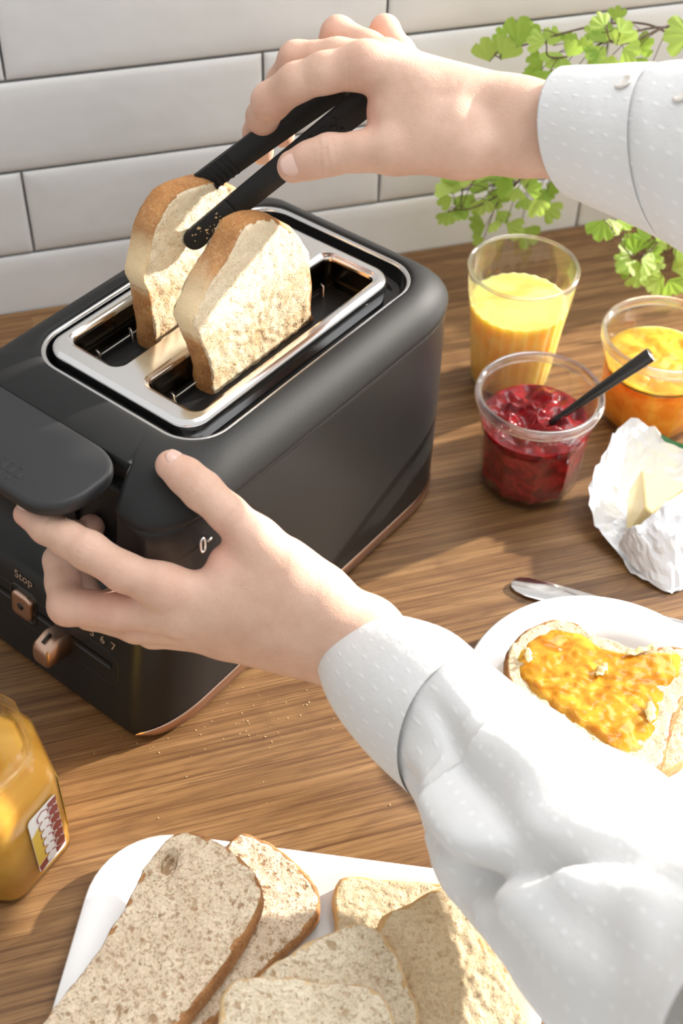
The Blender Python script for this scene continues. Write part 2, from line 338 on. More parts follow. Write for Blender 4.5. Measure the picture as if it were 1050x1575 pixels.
M['foil'] = simple('wrapper_paper', (.72, .73, .75), .38, .2, 90, Metallic=.12)
M['leaf'] = mat_leaf(); M['stem'] = simple('fern_stem', (.09, .05, .03), .5)
M['pot'] = simple('taupe_pot', (.30, .235, .175), .6, .2, 120); M['soil'] = simple('soil', (.03, .02, .014), 1., .3, 200, Specular_IOR_Level=.0)
M['crumb_w'] = mat_crumb('white_crumb', (.82, .69, .48), (.52, .35, .17), 360, amt=(.25, .4, .5))
M['crumb_t'] = mat_crumb('toasted_crumb', (.93, .83, .63), (.74, .56, .32), 420, .8, amt=(.18, .3, .35))
M['crumb_b'] = mat_crumb('brown_crumb', (.86, .73, .55), (.32, .18, .08), 300, amt=(.30, .55, .75))
M['crumb_g'] = mat_crumb('seeded_crumb', (.86, .76, .58), (.38, .25, .13), 260, amt=(.28, .5, .7), specks=True)
M['crust_t'] = mat_crust('toast_crust', (.30, .11, .03), (.50, .24, .08), True)
M['crust_w'] = mat_crust('white_crust', (.52, .29, .10), (.72, .47, .22))
M['crust_b'] = mat_crust('brown_crust', (.22, .085, .028), (.46, .22, .08))
M['crust_g'] = mat_crust('seeded_crust', (.50, .31, .13), (.74, .56, .34))
M['pocket'] = simple('shaded_pocket_wall', (.40, .27, .15), .6, .4, 500)  # brown pocket wall, darkened further to stand in for shade inside
M['crumbs'] = simple('bread_crumbs', (.72, .50, .26), .9)
M['lab_w'] = simple('label_white', (.85, .85, .84), .35); M['lab_y'] = simple('label_yellow', (.72, .50, .07), .35); M['lab_r'] = simple('label_dark_red', (.24, .03, .025), .35); M['lab_g'] = simple('label_green', (.03, .15, .05), .4)

exec_sections = []
# ================================================================== SETTING
YW = .9457
def build_setting():
    mb = MB(); mb.box((.10, YW+.03, .25), (.90, 0, 0), (0, .022, 0), (0, 0, .33))
    wall = tag(mb.build('wall_back', M['grout'], smooth=False), kind='structure')
    P, ph, th = .2955, .075, .0020
    hx, hz = (P-th)/2, (ph-th)/2; nx, nz = 22, 8
    # pillowed tile with rolled edges, shared by all full tiles
    xs = np.concatenate([[-hx, -hx+.0006, -hx+.002, -hx+.005], np.linspace(-hx+.02, hx-.02, 6), [hx-.005, hx-.002, hx-.0006, hx]])
    zs = np.concatenate([[-hz, -hz+.0006, -hz+.002, -hz+.005], np.linspace(-hz+.015, hz-.015, 4), [hz-.005, hz-.002, hz-.0006, hz]])
    def prof(d): return .0050+.0022*min(1, (max(d, 0)/.005)) ** .45 if d < .005 else .0072+.0004*min(1, (d-.005)/.02)
    V = []; Fc = []
    for x in xs:
        for z in zs: V.append((x, -prof(min(hx-abs(x), hz-abs(z)))-.001, z))
    n = len(zs)
    for i in range(len(xs)-1):
        for j in range(n-1): Fc.append((i*n+j, i*n+j+1, (i+1)*n+j+1, (i+1)*n+j))
    base = None; rnd = random.Random(5)
    for row in range(-1, 7):
        zc = .054+ph*row+ph/2
        x0 = .0326 if row % 2 == 0 else .228
        for k in range(-3, 3):
            xc = x0+P*(k+.5)
            if xc > .86: continue
            loc = Vector((xc, YW+.008, zc))-Vector(wall.location)
            if base is None:
                base = mk('tile', np.array(V), Fc, M['tile'], None, origin=(0, 0, 0)); t = base; t.parent = wall; t.location = loc
            else: t = copy_obj(base, loc, wall)
            t.rotation_euler = (rnd.uniform(-.004, .004), rnd.uniform(-.0012, .0012), rnd.uniform(-.0022, .0022))
    # oak worktop of glued staves
    top = empty('oak_worktop', (.35, .62, -.04), 'oiled oak kitchen worktop of glued staves under the toaster', 'worktop')
    ys = [.9437]
    while ys[-1] > .2: ys.append(ys[-1]-rnd.choice([.105, .118, .112]))
    for i in range(len(ys)-1):
        x = -.75+rnd.uniform(0, .2)-.3
        joints = [x]
        while joints[-1] < 1.55: joints.append(joints[-1]+rnd.uniform(1.1, 1.4))
        if i == 0: joints = [-.8, .02, .545, 1.2, 1.6]
        if i == 1: joints = [-.8, -.1, .392, 1.1, 1.6]
        if i >= 2: joints = [-.8, rnd.uniform(-.5, -.25), rnd.uniform(.75, .95), 1.6]
        for a, b in zip(joints[:-1], joints[1:]):
            mb = MB(); mb.box(((a+b)/2, (ys[i]+ys[i+1])/2, -.02), ((b-a)/2-.00003, 0, 0), (0, (ys[i]-ys[i+1])/2-.00003, 0), (0, 0, .02))
            c = ((a+b)/2, (ys[i]+ys[i+1])/2, -.02)
            mb.build('plank', M['wood'], top, origin=c, smooth=False, bevel=.00012)
build_setting()

# ================================================================== TOASTER
def rrect(u0, u1, v0, v1, ru, rv, n=10, front=None):
    """rounded rectangle ring, counter-clockwise from the front side; ru/rv = corner radii ((front),(back)) along u and v"""
    pts = []
    rf, rb = ru
    # front side (u = u0), v from v1 to v0
    for t in np.linspace(0, 1, 40, endpoint=False):
        v = v1-rv-t*(v1-v0-2*rv); pts.append((u0+(front(v) if front else 0), v))
    for t in np.linspace(0, math.pi/2, n, endpoint=False):       # front-right corner
        pts.append((u0+rf-rf*math.cos(t), v0+rv-rv*math.sin(t)))
    for t in np.linspace(0, 1, 24, endpoint=False): pts.append((u0+rf+t*(u1-u0-rf-rb), v0))
    for t in np.linspace(0, math.pi/2, n, endpoint=False):
        pts.append((u1-rb+rb*math.sin(t), v0+rv-rv*math.cos(t)))
    for t in np.linspace(0, 1, 24, endpoint=False): pts.append((u1, v0+rv+t*(v1-v0-2*rv)))
    for t in np.linspace(0, math.pi/2, n, endpoint=False):
        pts.append((u1-rb+rb*math.cos(t), v1-rv+rv*math.sin(t)))
    for t in np.linspace(0, 1, 24, endpoint=False): pts.append((u1-rb-t*(u1-u0-rf-rb), v1))
    for t in np.linspace(0, math.pi/2, n, endpoint=False):
        vv = v1-rv+rv*math.cos(t); pts.append((u0+rf-rf*math.sin(t)+(front(vv) if front else 0), vv))
    return pts
VC = .0675
def build_toaster():
    T = empty('toaster', tl(.15, VC, 0), 'matte black two slot toaster with copper trim holding two toasted slices', 'toaster')
    org = tl(.15, VC, 0)
    def W(ring, z): return [tl(u, v, z if not callable(z) else z(u, v)) for u, v in ring]
    uf = lambda z: -.010+.17*z
    def bay(v):                                                    # cut-out for the lever at the top of the front
        d = abs(v-.0853); e = .0700
        return .0215*(1/(1+math.exp((d-e)/.0009)))
    def section(z, out=0, bayk=0):
        bul = .0015*math.sin(math.pi*min(1, z/.17))
        return rrect(uf(z)-out, .302-.00*z+out+bul*.5, -.0255-out-bul*.3, .1605+out+bul*.3, (.045, .052), .024+out, 12, (lambda v: bayk*bay(v)) if bayk else None)
    # plinth
    mb = MB(); mb.rings([W(section(0, -.006), .0), W(section(0, -.004), .0005), W(section(.003, -.0025), .004), W(section(.005, -.001), .0052)], True, True, True)
    mb.build('base', M['black'], T)
    # main shell
    mb = MB(); R = [W(section(.004, -.001), .0045)]
    for z in (.006, .012, .0135, .02, .04, .06, .08): R.append(W(section(z, 0 if z != .0135 else 0), z))
    for z in (.0805, .0815, .084, .09, .11, .13, .15, .160, .166): R.append(W(section(z, 0, min(1, max(0, (z-.0803)/.006))*.75), z))
    R.append(W(section(.168, -.002, .75), .1665)); 
    mb.rings(R, True, True, True); mb.build('shell', M['panel'], T)
    # copper strip: right side and both ends of it
    strip = section(.008, .0009); s2 = section(.008, .0002); n = len(strip)
    i0, i1 = 40+2, 40+12+24+12+14
    mb = MB(); sub = strip[i0:i1]; sub2 = s2[i0:i1]
    def zlo(i): return .0046+.0
    def zhi(i): e = min(1, i/8.); return .0052+.0082*e**.6
    A = [[tl(*sub2[i], zlo(i)-.0004), tl(*sub[i], zlo(i)), tl(*sub[i], zhi(i)), tl(*sub2[i], zhi(i)+.0006)] for i in range(len(sub))]
    mb.rings(A, False); mb.build('copper_strip', M['copper'], T)
    # matt top bezel lofted from the seam to the recess opening
    inner = rrect(.067, .284, -.0045, .1365, (.026, .026), .026, 12)
    outer = section(.168, .0012, 1.0); outer2 = section(.168, -.001, 1.0)
    def lerp(a, b, t): return [(p[0]+(q[0]-p[0])*t, p[1]+(q[1]-p[1])*t) for p, q in zip(a, b)]
    plain = section(.168, .0012, 0); ZT = ((0, .1690), (.015, .1706), (.05, .1730), (.15, .1772), (.3, .1812), (.5, .1850), (.7, .1874), (.85, .1882), (.94, .1882), (.985, .1876), (1., .1866))
    def WB(ring, t):                                              # height follows the unbroken bezel surface, also inside the cut-out
        out = []
        for j, (u, v) in enumerate(ring):
            tt = t
            if (j < 40 or j > len(ring)-10) and inner[j][0]-plain[j][0] > .004: tt = min(1, max(t, (u-plain[j][0])/(inner[j][0]-plain[j][0])))
            out.append(tl(u, v, float(np.interp(tt, [q[0] for q in ZT], [q[1] for q in ZT]))))
        return out
    R = [W(lerp(outer, inner, .04), .1635), W(outer2, .1640), W(outer, .1652)]
    for t, z in ((0, 0), (.015, .1712), (.05, .1735), (.15, .1772), (.3, .1812), (.5, .1850), (.7, .1874), (.85, .1882), (.94, .1882), (.985, .1876), (1., .1866)): R.append(WB(lerp(outer, inner, t), t))
    mb = MB(); mb.rings(R); mb.build('top_bezel', M['black'], T)
    ii = lambda k: rrect(.067+k, .284-k, -.0045+k, .1365-k, (.026-k*.5, .026-k*.5), .026-k*.5, 12)
    mb = MB(); mb.rings([W(inner, .1866), W(ii(.0006), .1870), W(ii(.0022), .1862), W(ii(.0026), .1850)]); mb.build('recess_lip', M['lip'], T)
    mb = MB(); mb.rings([W(ii(.0024), .1852), W(ii(.003), .1815), W(ii(.005), .1765), W(ii(.0065), .1745), W(ii(.009), .1742), W(ii(.018), .1742)]); mb.build('recess_trim', M['gloss'], T)
    # chrome plate with two slots
    zt = .1890; pu0, pu1, pv0, pv1 = .0755, .2695, .009, .1300
    su0, su1 = .0905, .2595; slots = [(.018, .0585), (.0805, .121)]
    po = lambda k: rrect(pu0+k, pu1-k, pv0+k, pv1-k, (.016-k, .016-k), .016-k, 8)
    so = lambda s, k: rrect(su0+k, su1-k, s[0]+k, s[1]-k, (.006-k, .006-k), .006-k, 8)
    mb = MB()
    top_o = po(.0035); holes = [so(s, -.003) for s in slots]
    polys = [[Vector((u, v, 0)) for u, v in r] for r in [top_o]+holes]
    flat = [p for r in [top_o]+holes for p in r]
    mb.add([tl(u, v, zt) for u, v in flat], [t for t in tessellate_polygon(polys)])
    mb.rings([W(po(.0035), zt), W(po(.0018), zt-.0005), W(po(.0006), zt-.0016), W(po(0), zt-.0035), W(po(0), zt-.009), W(po(.001), .1742)])
    for s in slots: mb.rings([W(so(s, -.003), zt), W(so(s, -.0018), zt-.0010), W(so(s, -.0006), zt-.0013), W(so(s, .0), zt-.002), W(so(s, .0003), zt-.005)])
    mb.build('chrome_plate', M['chrome'], T)
    for s in slots:
        k = .0006
        mb = MB(); mb.rings([W(so(s, k), zt-.0045), W(so(s, k), .165), W(so(s, k), .062)], True, False, True)
        ln = mb.build('slot_liner', M['liner'], T, recalc=False)
        wm = MB()
        for vv in (s[0]+.007, s[1]-.007):
            for zz in (.170, .135, .10): wm.tube([tl(su0+.002, vv, zz), tl(su1-.002, vv, zz)], .0008, 6)
            for uu in np.linspace(su0+.014, su1-.014, 6): wm.tube([tl(uu, vv+(.002 if vv < sum(s)/2 else -.002), .064), tl(uu, vv+(.002 if vv < sum(s)/2 else -.002), .174), tl(uu, vv, .1755), tl(uu, vv, .170)], .0008, 6)
        wm.build('guide_wires', M['wire'], ln, smooth=True)
        bm_ = MB()
        for zz, dz in ((.168, .0035), (.150, .004)):
            bm_.box(tl(su1-.0012, sum(s)/2, zz), .0008*TU, (s[1]-s[0])/2*.55*TV, dz*ZZ)
        bm_.build('bracket', M['liner'], ln, smooth=False)
    # lever slab
    lv0, lv1, lu0, lu1, lz = .0215, .1510, -.0175, .0392, .1848
    sr = lambda k: rrect(lu0+k, lu1-k, lv0+k, lv1-k, (.027-k*.7, .018-k*.7), .024-k*.7, 10)
    mb = MB()
    mb.rings([W(sr(.008), lz-.0125), W(sr(.003), lz-.0118), W(sr(.0008), lz-.009), W(sr(0), lz-.005), W(sr(0), lz-.0025), W(sr(.0006), lz-.001), W(sr(.0018), lz-.0002), W(sr(.003), lz)], True, True, True)
    lev = mb.build('lever', M['slab'], T)
    mb = MB()
    for i in range(7):
        for j, (uo, sz) in enumerate(((-.0075, .0012), (-.0025, .0022), (.003, .0012))):
            vv = .060+i*.0062+(.003 if j != 1 else 0)
            a = .3+.4*math.sin(i*2.1+j)
            hu, hv = sz*TU, sz*TV
            mb.box(tl(-.0035+uo, vv, lz+.0001), hu, hv, .0002*ZZ)
    mb.build('embossed_dots', M['slab'], lev, bevel=.0002)
    mb = MB(); mb.box(tl(.028, .0695, .150), .003*TU, .012*TV, .026*ZZ); mb.build('lever_stem', M['panel'], T, bevel=.001)
    # ---- control panel on the sloping front
    sl = nrm(np.array([.17, 0, 1.])); up = sl[0]*TU+sl[2]*ZZ; rt = -TV; fn = np.cross(rt, up); fn = fn/np.linalg.norm(fn)
    def fp(v, z, out=0): return tl(uf(z), v, z)+fn*out
    def frect(vc, zc, hw, hh, r, out, n=8):
        P = []
        for cx, cy, a0 in ((hw-r, hh-r, 0), (-hw+r, hh-r, 90), (-hw+r, -hh+r, 180), (hw-r, -hh+r, 270)):
            for t in range(n): 
                a = math.radians(a0+90*t/(n-1)); P.append(fp(vc, zc)+rt*(cx+r*math.cos(a))+up*(cy+r*math.sin(a))+fn*out)
        return P
    # recess frames around controls
    mb = MB(); mb.rings([frect(.0894, .051, .0128, .0135, .0065, -.0004), frect(.0894, .051, .0120, .0127, .006, .0006), frect(.0894, .051, .0105, .0112, .0055, .0006), frect(.0894, .051, .0100, .0107, .005, -.0004)]); mb.build('button_surround', M['gloss'], T)
    mb = MB(); mb.rings([frect(.0894, .051, .0088, .0095, .0045, -.001), frect(.0894, .051, .0088, .0095, .0045, .002), frect(.0894, .051, .0082, .0089, .004, .0028), frect(.0894, .051, .0060, .0066, .003, .0030)], True, False, True)
    bt = mb.build('stop_button', M['copper'], T)
    mb = MB(); mb.rings([frect(.0894, .051, .0026, .0026, .0026, .0029), frect(.0894, .051, .0026, .0026, .0026, .0032)], True, False, True); mb.build('button_mark', M['gloss'], bt)
    mb = MB(); mb.rings([frect(.0675, .048, .0610, .0135, .009, -.0003), frect(.0675, .048, .0605, .0130, .0088, .0004), frect(.0675, .048, .0598, .0123, .008, .0000)]); mb.build('slider_border', M['panel'], T)
    # slider channel
    mb = MB(); mb.rings([frect(.0675, .0505, .0550, .0022, .0021, .0006), frect(.0675, .0505, .0543, .0015, .0014, .0002), frect(.0675, .0505, .0543, .0015, .0014, -.004)], True, False, True); mb.build('slider_channel', M['gloss'], T)
    # knob: tapered body with a wedge top
    def kr(hw, h0, h1, out, sh=0):
        return [fp(.0545, .0455)+rt*x+up*(y+sh)+fn*out for x, y in ((-hw, h0+.003), (-hw+.002, h0), (hw-.002, h0), (hw, h0+.003), (hw, h1-.003), (hw-.002, h1), (-hw+.002, h1), (-hw, h1-.003))]
    mb = MB(); mb.rings([kr(.0072, -.0105, .0100, -.001), kr(.0074, -.0105, .0100, .010), kr(.0074, -.0100, .0060, .0170), kr(.0066, -.0092, .0030, .0188), kr(.0050, -.0070, .0005, .0192)], True, True, True)
    kb = mb.build('browning_knob', M['copper'], T, bevel=.0009)
    mb = MB(); c = fp(.0545, .0455)+up*.0086+fn*.0135; dirp = nrm(fn*.007-up*.004); nn = nrm(np.cross(rt, dirp)); mb.box(c+up*.0005, rt*.0006, dirp*.0038, nn*.0012); mb.build('pointer_line', M['gloss'], kb, smooth=False)
    # lettering
    def text(s, v, z, size, name, m, out=.0008, right=rt, upv=up, nv=fn, pos=None, parent=T):
        cu = bpy.data.curves.new(name, 'FONT'); cu.body = s; cu.size = size; cu.align_x = 'CENTER'; cu.extrude = .00015; cu.resolution_u = 3
        tmp = bpy.data.objects.new('tmp', cu); COL.objects.link(tmp); dg = bpy.context.evaluated_depsgraph_get(); me = tmp.evaluated_get(dg).to_mesh()
        p = fp(v, z, out) if pos is None else pos
        V = [p+right*q.co.x+upv*q.co.y+nv*q.co.z for q in me.vertices]; Fc = [tuple(f.vertices) for f in me.polygons]
        tmp.evaluated_get(dg).to_mesh_clear(); bpy.data.objects.remove(tmp)
        return mk(name, np.array(V), Fc, m, parent, smooth=False, recalc=False)
    text('Stop', .0885, .0705, .0088, 'stop_lettering', M['print'])
    for i, ch in enumerate('1234567'): text(ch, .064-i*.0088, .0655, .0085, 'browning_number', M['print'])
    # outlined emblem on the right flank
    R_ = TU; c0 = tl(.043, -.0262, .148)
    mb = MB()
    def oval(hw, hh, off): return [c0+R_*(hw*math.copysign(abs(math.cos(a))**.7, math.cos(a)))+ZZ*(hh*math.copysign(abs(math.sin(a))**.7, math.sin(a)))-TV*off for a in np.linspace(0, 2*math.pi, 24, endpoint=False)]
    mb.rings([oval(.0022, .0058, .0012), oval(.0022, .0058, .0018), oval(.0013, .0046, .0018), oval(.0013, .0046, .0012)]); mb.box(c0+R_*.0055-TV*.0014, R_*.0018, ZZ*.0008, TV*.0003)
    mb.build('emblem', M['silverprint'], T)
build_toaster()

# ================================================================== BREAD
def slice_(name, outline, frame, thick, crumb, crust, label, group=None, seed=0, dome=.0, rough=.0006, n=130, bend=0, bulge=.0015, holes=()):
    """outline: 2-D control points on the visible face; frame: (origin, e1, e2, normal of the visible face)"""
    o, e1, e2, nn = [np.asarray(x, float) for x in frame]
    P = smooth_closed(outline, n); c = P.mean(0)
    P = P+np.array([[N3((p[0], p[1], seed), 90, seed)*.0012, N3((p[0], p[1], seed+5), 90, seed)*.0012] for p in P])
    def w(p, h): return o+e1*p[0]+e2*p[1]+nn*(h+bend*((p[0]-c[0])**2))
    def surf(sign):
        V = []; ts = [1., .985, .97]+list(np.linspace(.94, .03, 30))
        for k, t in enumerate(ts):
            for p in P:
                q = c+(p-c)*t
                h = (-.0012 if k == 0 else -.0003 if k == 1 else 0)+rough*2*N3((q[0], q[1], sign), 220, seed)+dome*N3((q[0], q[1], sign), 30, seed)
                for (hx_, hy_, ha, hb, hr, hd) in (holes if sign > 0 else ()):
                    ca, sa = math.cos(hr), math.sin(hr); dx, dy = q[0]-hx_, q[1]-hy_; e_ = math.hypot((dx*ca+dy*sa)/ha, (-dx*sa+dy*ca)/hb)
                    if e_ < 1.3: h -= hd/(1+math.exp((e_-1)/.05))
                V.append(w(q, (0 if sign > 0 else -thick)+sign*h))
        V.append(w(c, 0 if sign > 0 else -thick)); Fc = []
        for i in range(len(ts)-1):
            for j in range(n):
                a, b = j, (j+1) % n; f = (i*n+a, i*n+b, (i+1)*n+b, (i+1)*n+a); Fc.append(f if sign > 0 else f[::-1])
        for j in range(n):
            f = ((len(ts)-1)*n+j, (len(ts)-1)*n+(j+1) % n, len(V)-1); Fc.append(f if sign > 0 else f[::-1])
        return V, Fc
    S = empty(name, w(c, -thick), label, 'bread', group)
    mb = MB(); mb.add(*surf(1)); mb.add(*surf(-1)); mb.build('crumb', crumb, S)
    for (hx_, hy_, ha, hb, hr, hd) in holes:  # bowl laid into each deep hole, depth shade carried by its colour
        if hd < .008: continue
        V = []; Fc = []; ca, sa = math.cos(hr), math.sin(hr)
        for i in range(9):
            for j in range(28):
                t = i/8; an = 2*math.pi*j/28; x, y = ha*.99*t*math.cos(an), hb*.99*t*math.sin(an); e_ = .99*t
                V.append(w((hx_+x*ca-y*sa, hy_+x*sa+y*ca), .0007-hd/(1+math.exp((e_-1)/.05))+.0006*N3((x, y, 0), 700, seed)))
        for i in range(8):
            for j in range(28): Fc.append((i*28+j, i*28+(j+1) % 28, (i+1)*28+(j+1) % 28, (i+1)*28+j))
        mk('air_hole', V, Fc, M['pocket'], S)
    mb = MB(); R = []
    for h, off in ((-.0006, -.0022), (-.0002, -.001), (-.0008, .0), (-.2*thick, bulge*.8), (-.5*thick, bulge), (-.8*thick, bulge*.8), (-thick+.0008, .0), (-thick+.0002, -.001), (-thick+.0006, -.0022)):
        ring = []
        for j, p in enumerate(P):
            tg = P[(j+1) % n]-P[j-1]; nm = np.array([tg[1], -tg[0]])/(np.linalg.norm(tg)+1e-9)
            if np.dot(nm, p-c) < 0: nm = -nm
            ring.append(w(p+nm*(off+.0005*N3((p[0], p[1], h), 260, seed)), h))
        R.append(ring)
    mb.rings(R); mb.build('crust', crust, S)
    return S
def build_toast():
    fr = [(329, 617), (323, 563), (305, 518), (298, 496), (311, 465), (323, 435), (345, 404), (363, 371), (376, 350), (405, 339), (433, 343), (454, 358), (470, 380), (477, 401), (480, 441), (478, 477), (484, 494)]
    v = .0385; O_ = [pv(x, y, v) for x, y in fr]; u1, z1 = O_[-1]; u0, z0 = O_[0]
    O_ = O_+[(u1-.001, .17), (u1-.001, .14), (u1-.004, .128), ((u0+u1)/2, .125), (u0+.004, .128), (u0+.001, .14)]
    slice_('toasted_slice', O_, (tl(0, v, 0), TU, ZZ, -TV), .0165, M['crumb_t'], M['crust_t'], 'golden toasted white bread slice standing in the near toaster slot', 'slices in the toaster', 1, .0012)
    rr = [(238, 520), (231, 470), (229, 448), (222, 430), (228, 390), (237, 355), (253, 322), (271, 302), (302, 288), (340, 284), (365, 295), (384, 322), (394, 350), (400, 380), (399, 410), (404, 440)]
    v = .0935; O_ = [pv(x, y, v) for x, y in rr]; u1, z1 = O_[-1]; u0, z0 = O_[0]
    O_ = O_+[(u1, .165), (u1-.001, .14), (u1-.005, .128), ((u0+u1)/2, .125), (u0+.005, .128), (u0, .14)]
    slice_('toasted_slice', O_, (tl(0, v, 0), TU, ZZ, -TV), .0165, M['crumb_t'], M['crust_t'], 'golden toasted bread slice gripped by the tongs over the far slot', 'slices in the toaster', 2, .0012)
build_toast()
EX, EY, EZ = np.eye(3)
def flat_slice(name, px, z, thick, crumb, crust, label, group, seed, tilt=(0, 0), **k):
    W = np.array([onz(x, y, z) for x, y in px]); c = W.mean(0)
    # plane through c with slopes tilt; re-project the outline on to it
    nn = nrm(np.array([-tilt[0], -tilt[1], 1.])); out = []
    e1 = nrm(np.cross(EY, nn)); e2 = np.cross(nn, e1)
    for x, y in px:
        d = ray(x, y); t = ((c-CAM)@nn)/(d@nn); q = CAM+t*d-c; out.append((q@e1, q@e2))
    hl = []
    for (x, y, ha, hb, hr, hd) in k.pop('holes', ()):
        d = ray(x, y); t = ((c-CAM)@nn)/(d@nn); q = CAM+t*d-c; hl.append((q@e1, q@e2, ha, hb, hr, hd))
    k['holes'] = hl
    return slice_(name, out, (c, e1, e2, nn), thick, crumb, crust, label, group, seed, **k)

# ================================================================== TABLEWARE
def lathe(profile, center, n=96, mod=None):
    """profile [(r, z)] closed loop; mod(theta, i) multiplies r"""
    R = []
    for i, (r, z) in enumerate(profile):
        R.append([np.array([center[0]+r*(mod(a, i) if mod else 1)*math.cos(a), center[1]+r*(mod(a, i) if mod else 1)*math.sin(a), center[2]+z]) for a in np.linspace(0, 2*math.pi, n, endpoint=False)])
    return R
def lumpy(center, r, z, amp, n=72, seed=0, sc=60, mod=None, dome=0, rings=16):
    V = []; Fc = []
    for i in range(rings+1):
        t = i/rings
        for j in range(n):
            a = 2*math.pi*j/n; rr = r*t*(mod(a) if mod else 1)
            x, y = center[0]+rr*math.cos(a), center[1]+rr*math.sin(a)
            e = 1-t**6
            V.append((x, y, center[2]+z+e*(amp*(N3((x, y, 0), sc, seed)+.5*N3((x, y, 3), sc*2.3, seed))+dome*(1-t*t))))
    for i in range(rings):
        for j in range(n): k = (j+1) % n; Fc.append((i*n+j, i*n+k, (i+1)*n+k, (i+1)*n+j))
    return V, Fc
def build_platter():
    a = math.radians(-24.1); e1 = np.array([math.cos(a), math.sin(a), 0]); e2 = np.array([-math.sin(a), math.cos(a), 0])
    c = e1*((-.174+.0784)/2)+e2*(.390-.126); hw, hh = .1262, .126
    def rr(k, z, r=.045):
        P = []; r = max(r-k, .004)
        for sx, sy, a0 in ((1, 1, 0), (-1, 1, 90), (-1, -1, 180), (1, -1, 270)):
            for t in np.linspace(0, 90, 12): an = math.radians(a0+t); P.append(c+e1*(sx*(hw-k-r)+r*math.cos(an))+e2*(sy*(hh-k-r)+r*math.sin(an))+EZ*z)
        return P
    mb = MB()
    mb.rings([rr(.035, .0), rr(.028, .0), rr(.022, .002), rr(.006, .0085), rr(.0012, .0105), rr(0, .0118), rr(.0008, .0126), rr(.003, .0126), rr(.010, .0112), rr(.020, .0078), rr(.030, .0055), rr(.045, .0048)], True, True, True)
    tag(mb.build('serving_platter', M['platter']), 'square white platter with rounded corners under the sliced bread', 'platter')
    G = 'slices on the square platter'
    flat_slice('bread_slice', [(358, 1292), (400, 1291), (440, 1316), (478, 1355), (490, 1385), (482, 1412), (440, 1455), (380, 1510), (310, 1580), (250, 1640), (190, 1620), (200, 1540), (280, 1420)], .0205, .012, M['crumb_b'], M['crust_b'], 'brown bread slice mostly covered by the holey oblong slice', G, 11)
    flat_slice('bread_slice', [(247, 1303), (275, 1280), (325, 1290), (378, 1328), (398, 1362), (396, 1392), (370, 1440), (320, 1512), (268, 1580), (210, 1660), (140, 1680), (30, 1660), (40, 1610), (95, 1535), (150, 1465), (195, 1390), (222, 1335)], .0410, .0185, M['crumb_b'], M['crust_b'], 'oblong brown bread slice with a big hole near its top corner', G, 12, tilt=(.03, .02), rough=.0008, holes=((258, 1324, .0040, .0066, -.5, .0105), (148, 1565, .004, .003, 0, .003), (318, 1395, .003, .002, .5, .002), (240, 1470, .0025, .0018, .2, .002)))
    flat_slice('bread_slice', [(526, 1352), (600, 1356), (690, 1363), (735, 1405), (765, 1455), (783, 1505), (770, 1560), (640, 1560), (540, 1500), (519, 1420)], .0185, .011, M['crumb_w'], M['crust_w'], 'white bread slice at the back under the larger white slice', G, 13)
    flat_slice('bread_slice', [(583, 1421), (630, 1392), (684, 1364), (708, 1385), (742, 1448), (775, 1510), (808, 1580), (780, 1660), (640, 1660), (600, 1540)], .0315, .012, M['crumb_w'], M['crust_w'], 'large white bread slice lying under the hanging sleeve', G, 14, tilt=(-.02, .05))
    flat_slice('bread_slice', [(400, 1502), (460, 1460), (520, 1428), (560, 1424), (590, 1440), (612, 1480), (632, 1530), (640, 1580), (600, 1640), (460, 1640), (380, 1560)], .0425, .013, M['crumb_g'], M['crust_g'], 'seeded bread slice between the large white slice and front seeded slice', G, 15, tilt=(.0, .04))
    flat_slice('bread_slice', [(338, 1560), (352, 1518), (385, 1503), (440, 1503), (495, 1512), (535, 1512), (580, 1525), (598, 1560), (600, 1640), (480, 1680), (340, 1660)], .0585, .014, M['crumb_g'], M['crust_g'], 'seeded bread slice on top at the front edge of the platter', G, 16, tilt=(.0, .02))
build_platter()
